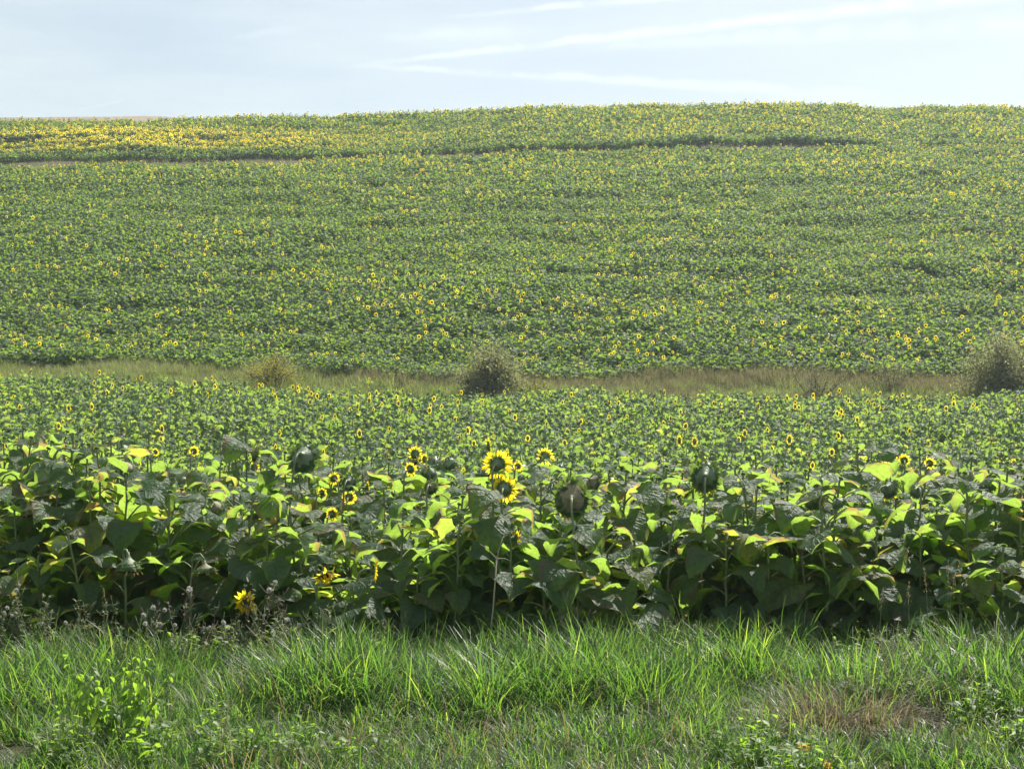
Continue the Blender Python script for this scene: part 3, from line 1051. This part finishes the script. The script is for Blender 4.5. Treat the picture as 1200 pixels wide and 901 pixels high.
GR = random.Random(31)
long_c = [clump(GR, 36, 0.12, 0.26, 0.66, 0.013, [M['grass'], M['drygrass']]) for _ in range(6)]
short_c = [clump(GR, 44, 0.12, 0.10, 0.27, 0.009, [M['grass'], M['drygrass']], (0.2, 1.3), upright=0.8) for _ in range(5)]
dry_c = [clump(GR, 26, 0.14, 0.16, 0.46, 0.006, [M['drygrass'], M['drygrass']], (0.4, 2.2), upright=1.1) for _ in range(4)]


def leaf_clump(r, n, rad, H, ls, mats):
    m_ = MB()
    for k in range(n):
        a = r.uniform(0, 6.28)
        q = rad * math.sqrt(r.random())
        top = Vector((q * math.cos(a), q * math.sin(a), H * r.uniform(0.4, 1.0)))
        tube(m_, [top * 0.1, top * 0.6, top], [0.003, 0.0025, 0.002], 3, 1)
        for j in range(9):
            p = top * r.uniform(0.25, 1.0)
            sc = ls * r.uniform(0.5, 1.2)
            mt = Matrix.Translation(p) @ Euler((r.uniform(-0.5, 0.5), r.uniform(-0.7, 0.5), r.uniform(0, 6.28))).to_matrix().to_4x4() @ Matrix.Scale(sc, 4)
            c = r.uniform(0, 0.5)
            vv = [(0, 0, 0), (0.4, -0.27, 0.02), (0.45, 0, -0.05), (0.4, 0.27, 0.02), (1, 0, -c)]
            m_.add(vv, [(0, 2, 1), (0, 3, 2), (1, 2, 4), (2, 3, 4)], 0, None, None, mt)
    return m_.mesh('leaf_clump', mats)


herb_c = [leaf_clump(GR, 9, 0.14, 0.30, 0.060, [M['weedleaf'], M['stem']]) for _ in range(3)] + \
         [leaf_clump(GR, 12, 0.15, 0.34, 0.040, [M['greyleaf'], M['stem']]) for _ in range(2)]
lib_grass = library('grass_clumps', long_c + short_c + dry_c + herb_c)
A = (-8.5, 8.5, 6.5, 14.9)
n = 10500
x = nrg.uniform(A[0], A[1], n)
y = nrg.uniform(A[2], A[3], n)
xe, ye = nrg.uniform(2.05, 3.1, 300), nrg.uniform(10.85, 11.75, 300)
x, y = np.concatenate([x, xe]), np.concatenate([y, ye])
n = len(x)
tall = np.clip((y - 10.7) / 1.2, 0, 1) * np.clip(0.05 + 1.9 * (vnoise(x, y, 1.1, 21) - 0.18) * (0.5 + vnoise(x, y, 0.4, 25)), 0.02, 1.35) * (1 - 0.25 * sst(13.2, 14.2, y))
tall = np.where(x < -2.6, tall * 0.75 + 0.12, tall)
dens = vnoise(x, y, 0.55, 22)
px_ = 600 + x / y * FPX
bare_m = (y < 10.75) & (px_ < 70) & (dens < 0.75)
keep = (dens > 0.16) & ~bare_m & ~((y > 14.35) & (nrg.random(n) < 0.65))
x, y, tall, px_ = x[keep], y[keep], tall[keep], px_[keep]
n = len(x)
isdry = ((np.abs(px_ - 1015) < 95) & (np.abs(y - 11.3) < 0.45) & (nrg.random(n) < 0.88)) | (nrg.random(n) < 0.12)
idx = np.where(isdry, 11 + nrg.integers(0, 4, n), np.where(nrg.random(n) < np.clip(tall * 1.25, 0.04, 0.95), nrg.integers(0, 6, n), 6 + nrg.integers(0, 5, n)))
herb = (vnoise(x, y, 0.9, 27) > 0.62) & (nrg.random(n) < 0.16) & ~isdry
idx = np.where(herb, 15 + nrg.integers(0, 3, n), idx)
grey = (px_ > 1000) & (y > 11.6) & (nrg.random(n) < 0.30)
idx = np.where(grey, 18 + nrg.integers(0, 2, n), idx)
s = np.where(idx < 6, (0.50 + 0.55 * tall) * (1 - 0.30 * sst(12.9, 13.8, y) * (nrg.random(n) < 0.5)), 0.9 + 0.35 * nrg.random(n)) * nrg.uniform(0.85, 1.15, n)
rot = np.stack([nrg.normal(0, 0.08, n), nrg.normal(0, 0.08, n), nrg.uniform(0, 6.28, n)], -1)
scatter('verge_grass', np.stack([x, y, gz(x, y)], -1), rot, np.stack([s, s, s], -1), idx, lib_grass,
        'lush green grass with dry tufts along the near edge of the field', 'grass')

# grass of the bank between field and hill
mead = [clump(GR, 34, 0.35, 0.35, 0.85, 0.020, [M['meadow'], M['heath']], (0.2, 1.2), 0.1, 3) for _ in range(5)]
hth = [clump(GR, 34, 0.35, 0.40, 0.85, 0.018, [M['heath'], M['drygrass']], (0.05, 0.7), 0.25, 3, 0.35) for _ in range(5)]
grn = [clump(GR, 30, 0.35, 0.4, 0.8, 0.030, [M['weedleaf'], M['heath']], (0.3, 1.5), 0.0, 3) for _ in range(2)]
lib_bank = library('bank_clumps', mead + hth + grn)
n = 11000
x = nrg.uniform(-32, 32, n)
y = nrg.uniform(60.8, 69.4, n)
hp_ = sst(65.4, 67.4, y + 3.0 * (vnoise(x, y, 4, 31) - 0.5)) * (0.2 + 0.8 * sst(-14, 1, x))
hp_ = np.maximum(hp_, 0.75 * sst(4, 7, x) * (1 - sst(17, 21, x)) * sst(0.45, 0.7, vnoise(x, y, 3, 33)))
u = nrg.random(n)
idx = np.where(u < hp_, 5 + nrg.integers(0, 5, n), np.where(u > 0.94, 10 + nrg.integers(0, 2, n), nrg.integers(0, 5, n)))
s = nrg.uniform(0.5, 0.95, n) * (0.55 + 0.8 * vnoise(x, y, 2.5, 34))
rot = np.stack([nrg.normal(0, 0.07, n), nrg.normal(0, 0.07, n), nrg.uniform(0, 6.28, n)], -1)
scatter('bank_grass', np.stack([x, y, gz(x, y)], -1), rot, np.stack([s, s, s], -1), idx, lib_bank,
        'rough yellow-green and grey grass on the bank below the hillside', 'grass')

# weeds and pale grass left on the track across the slope
n = 900
x = nrg.uniform(-52, 32, n)
y = 136.5 + 1.0 * np.sin(x * 0.05) + 0.02 * x + nrg.uniform(-2.4, 2.4, n)
s = nrg.uniform(0.4, 0.75, n)
scatter('track_grass', np.stack([x, y, gz(x, y)], -1), np.stack([x * 0, x * 0, nrg.uniform(0, 6.28, n)], -1), np.stack([s, s, s], -1),
        nrg.integers(0, 10, n), lib_bank, 'sparse pale grass on the track across the hillside', 'grass')


# ------------------------------------------------------------------ bushes on the bank
def bush(label, px, d, width, height, nstem, nleaf, mat, leaf=0.06, top_open=0.5, seed=1, group='bushes on the grassy bank'):
    r = random.Random(seed)
    x0 = (px - 600) / FPX * d
    t = thing('bush', label, 'bush', (x0, d, gzf(x0, d) - 0.05), group)
    fol = MB()
    tips = []
    for k in range(nstem):
        az = r.uniform(0, 6.28)
        sp_ = r.uniform(0.15, 1.0)
        ev = r.uniform(0.25, 1.5)
        end = Vector((math.cos(az) * math.cos(ev) * width / 2, math.sin(az) * math.cos(ev) * width / 2, height * (0.25 + 0.75 * math.sin(ev)))) * r.uniform(0.8, 1.06)
        pts, rad = [], []
        b0 = Vector((math.cos(az), math.sin(az), 0)) * r.uniform(0, width * 0.10)
        ctrl = Vector((end.x * 0.35, end.y * 0.35, end.z * 0.55))
        for i in range(7):
            v = i / 6
            p = b0.lerp(ctrl, v).lerp(ctrl.lerp(end, v), v) + Vector((r.uniform(-1, 1), r.uniform(-1, 1), 0)) * 0.03 * v
            pts.append(p)
            rad.append(0.028 * (1 - v) + 0.004)
        st = MB()
        tube(st, pts, rad, 4)
        for q in range(6):
            v = r.uniform(0.3, 0.95)
            i = min(5, int(v * 6))
            p = pts[i].lerp(pts[i + 1], v * 6 - i)
            dirn = Vector((r.uniform(-1, 1), r.uniform(-1, 1), r.uniform(0.1, 1.2))).normalized()
            ln = r.uniform(0.15, 0.35) * height * 0.6
            tube(st, [p, p + dirn * ln * 0.5, p + dirn * ln + Vector((0, 0, 0.05))], [0.009, 0.006, 0.003], 3)
            tips += [(p + dirn * ln * f, 0.16 * height / 2) for f in (0.4, 0.7, 1.0)]
        tips += [(p, 0.13 * height / 2) for p in pts[1:]]
        obj('stem', st.mesh('stem', [M['bark']]), t)
    for k in range(nleaf):
        p, sg = r.choice(tips)
        if r.random() < 0.75:          # most leaves fill a rounded, lumpy dome
            az, ev = r.uniform(0, 6.28), math.asin(r.uniform(0.02, 1.0))
            q = r.uniform(0.15, 1.0) ** 0.45 * (0.80 + 0.20 * math.sin(3 * az + seed) * math.cos(2 * ev + seed) + 0.14 * math.sin(7 * az + 5 * ev + 2 * seed))
            p = Vector((math.cos(az) * math.cos(ev) * width * 0.42, math.sin(az) * math.cos(ev) * width * 0.42, height * 0.92 * math.sin(ev))) * q
        c = p + Vector((r.gauss(0, sg), r.gauss(0, sg), r.gauss(0, sg)))
        if c.z < 0.05:
            c.z = r.uniform(0.05, 0.4)
        a = Vector((r.gauss(0, 1), r.gauss(0, 1), r.gauss(0, 1))).normalized()
        b = a.cross(Vector((r.gauss(0, 1), r.gauss(0, 1), r.gauss(0, 1)))).normalized()
        ln = leaf * r.uniform(0.6, 1.4)
        fol.add([c - b * ln * 0.25, c + a * ln * 0.5 - b * 0.02 * ln, c + b * ln * 0.25, c - a * ln * 0.5], [(0, 1, 2, 3)], 0)
    tag(obj('foliage', fol.mesh('foliage', [mat], smooth=False), t), kind='stuff')
    return t


bush('bare grey-brown round bush on the grassy bank in the middle', 577, 65.0, 3.9, 2.35, 40, 15000, M['bushleaf'], 0.12, seed=4)
bush('tall dark grey bush on the bank at the right edge', 1176, 64.6, 4.6, 2.9, 40, 16000, M['bushleaf'], 0.12, seed=5)
bush('low yellowish shrub on the bank left of the middle bush', 318, 65.6, 3.6, 1.7, 24, 6000, M['yshrub'], 0.085, seed=6)
bush('low purple-grey shrub on the bank right of centre', 958, 64.0, 3.4, 1.8, 20, 4600, M['heath'], 0.07, seed=7)
bush('small green shrub at the foot of the middle bush', 628, 63.6, 1.7, 1.5, 10, 1800, M['yshrub'], 0.08, seed=8)
bush('pale dry shrub with seed fluff below the right end of the bank', 1046, 66.5, 2.2, 1.3, 12, 1800, M['heath'], 0.07, seed=9)


# ------------------------------------------------------------------ weeds of the verge
def ovate(ln, hw, curl):
    vs_ = [(0, 0, 0), (ln * 0.35, -hw, 0.02 * ln), (ln * 0.4, 0, -0.03 * ln), (ln * 0.35, hw, 0.02 * ln),
           (ln * 0.75, -hw * 0.6, -curl * ln * 0.4), (ln * 0.78, 0, -curl * ln * 0.5), (ln * 0.75, hw * 0.6, -curl * ln * 0.4), (ln, 0, -curl * ln)]
    return vs_, [(0, 2, 1), (0, 3, 2), (1, 2, 5, 4), (2, 3, 6, 5), (4, 5, 7), (5, 6, 7)]


WR = random.Random(55)
WLEAF = {}
for nm, mt_, hw in (('weedleaf', M['weedleaf'], 0.32), ('greyleaf', M['greyleaf'], 0.17)):
    WLEAF[nm] = []
    for k in range(4):
        m_ = MB()
        vv, ff = ovate(1.0, hw * WR.uniform(0.85, 1.15), WR.uniform(0.0, 0.5))
        m_.add(vv, ff, 0)
        WLEAF[nm].append(m_.mesh('weed_leaf', [mt_]))


def weed(name, label, cat, px, d, H, spread, nst, nleaf, lsize, key, stem_mat, group=None, seed=1, tops=None, joined=False):
    r = random.Random(seed)
    x0 = (px - 600) / FPX * d
    t = thing(name, label, cat, (x0, d, gzf(x0, d) - 0.02), group)
    fol = MB()
    for k in range(nst):
        az = r.uniform(0, 6.28)
        q = math.sqrt(r.uniform(0.05, 1.0)) * spread
        end = Vector((math.cos(az) * q, math.sin(az) * q, H * r.uniform(0.5, 1.0)))
        ctrl = Vector((end.x * 0.55, end.y * 0.55, end.z * 0.5))
        pts = []
        for i in range(7):
            v = i / 6
            pts.append(Vector((0, 0, 0)).lerp(ctrl, v).lerp(ctrl.lerp(end, v), v) + Vector((r.uniform(-1, 1), r.uniform(-1, 1), 0)) * 0.008)
        st = MB()
        tube(st, pts, [0.0055 - 0.004 * i / 6 for i in range(7)], 4)
        so = None
        ends = [(pts[-1], (pts[-1] - pts[-2]).normalized())]
        if tops:
            for j in range(tops[1]):
                v = r.uniform(0.55, 0.95)
                i = min(5, int(v * 6))
                p = pts[i].lerp(pts[i + 1], v * 6 - i)
                dr = Vector((r.uniform(-1, 1), r.uniform(-1, 1), r.uniform(0.6, 1.6))).normalized()
                ln = r.uniform(0.06, 0.16)
                tube(st, [p, p + dr * ln * 0.6, p + dr * ln + Vector((0, 0, 0.015))], [0.003, 0.0022, 0.0015], 3)
                ends.append((p + dr * ln, dr))
        so = obj('stem', st.mesh('stem', [stem_mat]), t)
        if tops:
            for (p, dr) in ends:
                if r.random() < tops[2]:
                    o = obj(tops[3], tops[0][r.randrange(len(tops[0]))], so, p, dr.to_track_quat('Z', 'Y').to_euler(), tops[4] * r.uniform(0.75, 1.15))
        for j in range(nleaf):
            v = r.uniform(0.12, 1.0)
            i = min(5, int(v * 6))
            p = pts[i].lerp(pts[i + 1], v * 6 - i)
            s = lsize * r.uniform(0.55, 1.15) * (1.15 - 0.5 * v)
            rt = Euler((r.uniform(-0.4, 0.4), r.uniform(0.0, 1.1) if key == 'weedleaf' else r.uniform(-0.8, 0.35), r.uniform(0, 6.28)))
            me_ = WLEAF[key][r.randrange(4)]
            if joined:
                mt = Matrix.Translation(p) @ rt.to_matrix().to_4x4() @ Matrix.Scale(s, 4)
                vv, ff = ovate(1.0, 0.17 if key == 'greyleaf' else 0.32, r.uniform(0, 0.5))
                fol.add(vv, ff, 0, None, None, mt)
            else:
                obj('leaf', me_, t, p, rt, s)
    if joined and fol.v:
        tag(obj('foliage', fol.mesh('foliage', [M[key]]), t), kind='stuff')
    return t


def fluff_mesh(r):
    m_ = MB()
    for k in range(90):
        a = Vector((r.gauss(0, 1), r.gauss(0, 1), r.gauss(0, 1) + 0.35)).normalized()
        b = a.cross(Vector((r.gauss(0, 1), r.gauss(0, 1), r.gauss(0, 1)))).normalized() * 0.22
        m_.add([a * 0.25, a * r.uniform(0.8, 1.05) + b, a * r.uniform(0.8, 1.05) - b], [(0, 1, 2)], 0)
    # core
    vs_ = [(0, 0, -0.5), (0.4, 0, -0.1), (0, 0.4, -0.1), (-0.4, 0, -0.1), (0, -0.4, -0.1), (0, 0, 0.35)]
    m_.add(vs_, [(0, 2, 1), (0, 3, 2), (0, 4, 3), (0, 1, 4), (5, 1, 2), (5, 2, 3), (5, 3, 4), (5, 4, 1)], 1)
    return m_.mesh('seed_puff', [M['fluff'], M['brownstem']])


FLUFF = [fluff_mesh(WR) for _ in range(3)]
SMALLFL = []
for k in range(3):
    m_ = MB()
    for q in range(14):
        c = Vector((WR.gauss(0, 0.5), WR.gauss(0, 0.5), WR.gauss(0.2, 0.4)))
        a = Vector((WR.gauss(0, 1), WR.gauss(0, 1), WR.gauss(0, 1))).normalized() * 0.3
        b = a.cross(Vector((0.3, 0.2, 1))).normalized() * 0.2
        m_.add([c - b, c + a, c + b, c - a], [(0, 1, 2, 3)], 0)
    SMALLFL.append(m_.mesh('flower_cluster', [M['fluff']]))

weed('leafy_weed', 'bright green broad-leaved weed at the bottom left of the verge', 'weed', 140, 10.4, 0.80, 0.48, 26, 18, 0.10, 'weedleaf', M['stem'], seed=3)
weed('leafy_weed', 'small bright green weed in front of the tall one at bottom left', 'weed', 172, 10.15, 0.32, 0.18, 6, 14, 0.07, 'weedleaf', M['stem'], seed=4)
weed('leafy_weed', 'pale green leafy weed below the edge-on yellow flower', 'weed', 412, 14.1, 0.52, 0.14, 4, 9, 0.09, 'weedleaf', M['stem'], seed=5)
for i, (px, d, H, lab) in enumerate([(172, 14.0, 0.72, 'thistle gone to white fluff, leftmost of the three beside the dark gap'),
                                     (212, 14.05, 0.75, 'thistle with a knot of white seed puffs left of the low ragged flower'),
                                     (250, 14.0, 0.55, 'short dry thistle between two fluffier thistles at left'),
                                     (300, 14.0, 0.82, 'tall thistle with white puffs behind the low ragged yellow flower'),
                                     (335, 14.1, 0.72, 'thistle with white puffs right of the low ragged yellow flower')]):
    weed('thistle', lab, 'thistle', px, d, H, 0.20, 6, 12, 0.075, 'greyleaf', M['brownstem'], 'thistles at the edge of the crop', 20 + i,
         (FLUFF, 3, 0.14, 'seed_puff', 0.026), True)
for i, (px, d, H, lab) in enumerate([(8, 13.9, 0.95, 'tall grey-green weed with small leaves at the left edge'),
                                     (38, 13.8, 0.72, 'grey-green bushy weed, second from the left edge'),
                                     (70, 13.7, 0.55, 'low grey-green bushy weed left of the dark gap'),
                                     (-20, 13.6, 0.9, 'grey-green weed cut by the left edge')]):
    weed('grey_weed', lab, 'weed', px, d, H, 0.28, 9, 26, 0.075, 'greyleaf', M['stem'], 'grey-green weeds at the left edge', 40 + i, (FLUFF, 2, 0.12, 'seed_puff', 0.02), True)
for i, (px, d, H, lab) in enumerate([(1048, 13.0, 0.50, 'spindly weed with tiny white flowers in the grass at right'),
                                     (1095, 13.2, 0.45, 'spindly weed with tiny pale flowers near the right edge'),
                                     (1150, 13.1, 0.50, 'straggly pale weed in the grass at the right edge'),
                                     (985, 13.2, 0.36, 'small weed with tiny white flowers right of the thick stalk')]):
    weed('flowering_weed', lab, 'weed', px, d, H, 0.22, 7, 8, 0.05, 'greyleaf', M['stem'], 'white-flowered weeds in the verge', 60 + i, (SMALLFL, 4, 0.8, 'flower_cluster', 0.013), True)
for i, (px, d, H, lab) in enumerate([(110, 13.9, 0.62, 'grey-green weed just left of the thistles'),
                                     (150, 13.6, 0.50, 'low grey-green weed in front of the leftmost thistle'),
                                     (228, 13.5, 0.55, 'grey-green weed in front of the short dry thistle'),
                                     (268, 13.7, 0.62, 'grey-green weed left of and below the low ragged flower'),
                                     (318, 13.6, 0.58, 'grey-green weed right of and below the low ragged flower'),
                                     (368, 13.9, 0.60, 'grey-green weed under the drooping yellow flower'),
                                     (455, 13.9, 0.50, 'grey-green weed right of the edge-on yellow flower'),
                                     (800, 13.8, 0.42, 'small grey-green weed under the big round green head'),
                                     (905, 13.7, 0.42, 'small grey-green weed left of the thick bare stalk')]):
    weed('grey_weed', lab, 'weed', px, d, H, 0.26, 9, 20, 0.08, 'greyleaf', M['stem'], 'grey-green weeds along the foot of the crop', 140 + i, (FLUFF, 2, 0.02, 'seed_puff', 0.02), True)
weed('dry_weed', 'bunch of dry brown weed stalks before the big seed head', 'weed', 676, 14.15, 0.95, 0.30, 12, 0, 0.05, 'greyleaf', M['drystem'], None, 71, (SMALLFL, 3, 0.0, 'x', 0.01))
weed('dry_weed', 'dry brown tangled weed lying in the grass at bottom right', 'weed', 985, 11.1, 0.26, 0.40, 14, 5, 0.05, 'greyleaf', M['brownstem'], None, 72, (SMALLFL, 4, 0.0, 'x', 0.01), True)
weed('dry_weed', 'low dry tangled weed right of the other at bottom right', 'weed', 1085, 11.0, 0.24, 0.36, 12, 5, 0.05, 'greyleaf', M['brownstem'], None, 73, (SMALLFL, 4, 0.0, 'x', 0.01), True)

# the pale dead stalk in the middle
P0, P1 = at(570, 762, 14.2), at(582, 655, 14.2)
base = Vector((P0.x, P0.y, gzf(P0.x, P0.y)))
t = thing('dead_stalk', 'pale bare forked dead stalk standing in the middle of the front', 'stalk', base)
top = P1 - base
m_ = MB(); tube(m_, [Vector((0, 0, -0.02)), top * 0.5 + Vector((0.015, 0, 0)), top], [0.011, 0.009, 0.006], 5)
obj('stem', m_.mesh('stem', [M['drystem']]), t)
for e in ((-0.16, 0.02, 0.14), (0.13, 0.0, -0.02), (0.06, 0.05, 0.2)):
    m_ = MB(); tube(m_, [top, top + Vector(e) * 0.55 + Vector((0, 0, 0.015)), top + Vector(e)], [0.005, 0.004, 0.002], 4)
    obj('branch', m_.mesh('branch', [M['drystem']]), t)


# seeding grass stalks at the right
def grass_stalk(px, py_top, d, label, seed):
    r = random.Random(seed)
    P = at(px, py_top, d)
    bx = P.x + r.uniform(-0.08, 0.08)
    b = Vector((bx, d, gzf(bx, d)))
    t = thing('seeding_grass', label, 'grass stalk', b, 'seeding grass stalks in the verge')
    e = P - b
    pts = [Vector((0, 0, -0.01)), Vector((e.x * 0.1, 0, e.z * 0.4)), Vector((e.x * 0.4, 0, e.z * 0.75)), e]
    m_ = MB(); tube(m_, pts, [0.004, 0.0035, 0.003, 0.0015], 4)
    obj('stem', m_.mesh('stem', [M['stem']]), t)
    m_ = MB()
    for k in range(46):
        v = r.random()
        c = pts[2].lerp(e, v) + Vector((r.gauss(0, 0.012), r.gauss(0, 0.012), 0)) * (1.3 - v)
        a = Vector((r.gauss(0, 0.4), r.gauss(0, 0.4), 1)).normalized() * 0.016
        w = Vector((r.gauss(0, 1), r.gauss(0, 1), 0)).normalized() * 0.004
        m_.add([c - w, c + w, c + a], [(0, 1, 2)], 0)
    obj('seed_plume', m_.mesh('seed_plume', [M['drygrass']]), t)
    m_ = MB()
    for k in range(3):
        az = r.uniform(0, 6.28)
        D = Vector((math.cos(az), math.sin(az), 0))
        S = Vector((-math.sin(az), math.cos(az), 0)) * 0.005
        p0 = pts[0].lerp(pts[1], r.uniform(0.2, 1.0))
        p1 = p0 + D * 0.08 + Vector((0, 0, 0.14))
        p2 = p1 + D * 0.14 + Vector((0, 0, -0.02))
        m_.add([p0 - S, p0 + S, p1 - S, p1 + S, p2], [(0, 1, 3, 2), (2, 3, 4)], 0)
    obj('blade', m_.mesh('blade', [M['grass']]), t)


for i, (px, py, d, lab) in enumerate([(1036, 690, 13.6, 'seeding grass stalk, tallest one left of the big right leaf'),
                                      (1066, 682, 13.6, 'seeding grass stalk in front of the big leaf at right'),
                                      (1120, 672, 13.7, 'seeding grass stalk nearest the right edge'),
                                      (1112, 655, 13.8, 'tallest seeding grass stalk at far right'),
                                      (1084, 665, 13.7, 'seeding grass stalk, middle one of the right group'),
                                      (637, 712, 14.0, 'dark seeding grass stalk right of the pale dead stalk'),
                                      (120, 690, 14.0, 'bent seeding grass stalk in the dark gap at left')]):
    grass_stalk(px, py, d, lab, 80 + i)


# small orange flowers in the bottom right grass
def small_flower(px, py, d, label, seed):
    r = random.Random(seed)
    P = at(px, py, d)
    b = Vector((P.x, d, gzf(P.x, d)))
    t = thing('orange_flower', label, 'flower', b)
    e = P - b
    m_ = MB(); tube(m_, [Vector((0, 0, -0.01)), e * 0.5, e], [0.003, 0.0025, 0.002], 4)
    obj('stem', m_.mesh('stem', [M['stem']]), t)
    h = obj('flower_head', None, t, e, (0.5, 0.2, 0), 0.036)
    m_ = MB()
    petals_geo(m_, r, 16, 0.9, 0, 2, hw=0.2)
    disc_geo(m_, 8, 0)
    bpy.data.objects.remove(h)
    obj('flower_head', m_.mesh('flower_head', [M['orange']]), t, e, (0.5, 0.2, 0), 0.024)


small_flower(943, 876, 9.75, 'small orange flower in the short grass at bottom right', 1)
small_flower(971, 897, 9.5, 'tiny orange flower at the bottom edge right of centre', 2)


# ------------------------------------------------------------------ the thin summer haze in the air
hm = bpy.data.materials.new('haze')
hm.use_nodes = True
ht = hm.node_tree
ht.nodes.clear()
pv = nd(ht, 'ShaderNodeVolumePrincipled')
pv.inputs['Color'].default_value = (0.80, 0.91, 1.0, 1)
pv.inputs['Density'].default_value = 0.0004
pv.inputs['Anisotropy'].default_value = 0.45
ho = nd(ht, 'ShaderNodeOutputMaterial')
ht.links.new(pv.outputs[0], ho.inputs['Volume'])
hz0, hz1 = float(Z.min()) - 1.0, float(Z.max()) + 3.0
hv = [(sx * 4100, sy * 4100, hz) for hz in (hz0, hz1) for sx, sy in ((-1, -1), (1, -1), (1, 1), (-1, 1))]
hme = bpy.data.meshes.new('haze')
hme.from_pydata(hv, [], [(3, 2, 1, 0), (4, 5, 6, 7), (0, 1, 5, 4), (1, 2, 6, 5), (2, 3, 7, 6), (3, 0, 4, 7)])
hme.materials.append(hm)
tag(obj('haze', hme), 'thin pale summer haze over the fields', 'haze', kind='stuff')
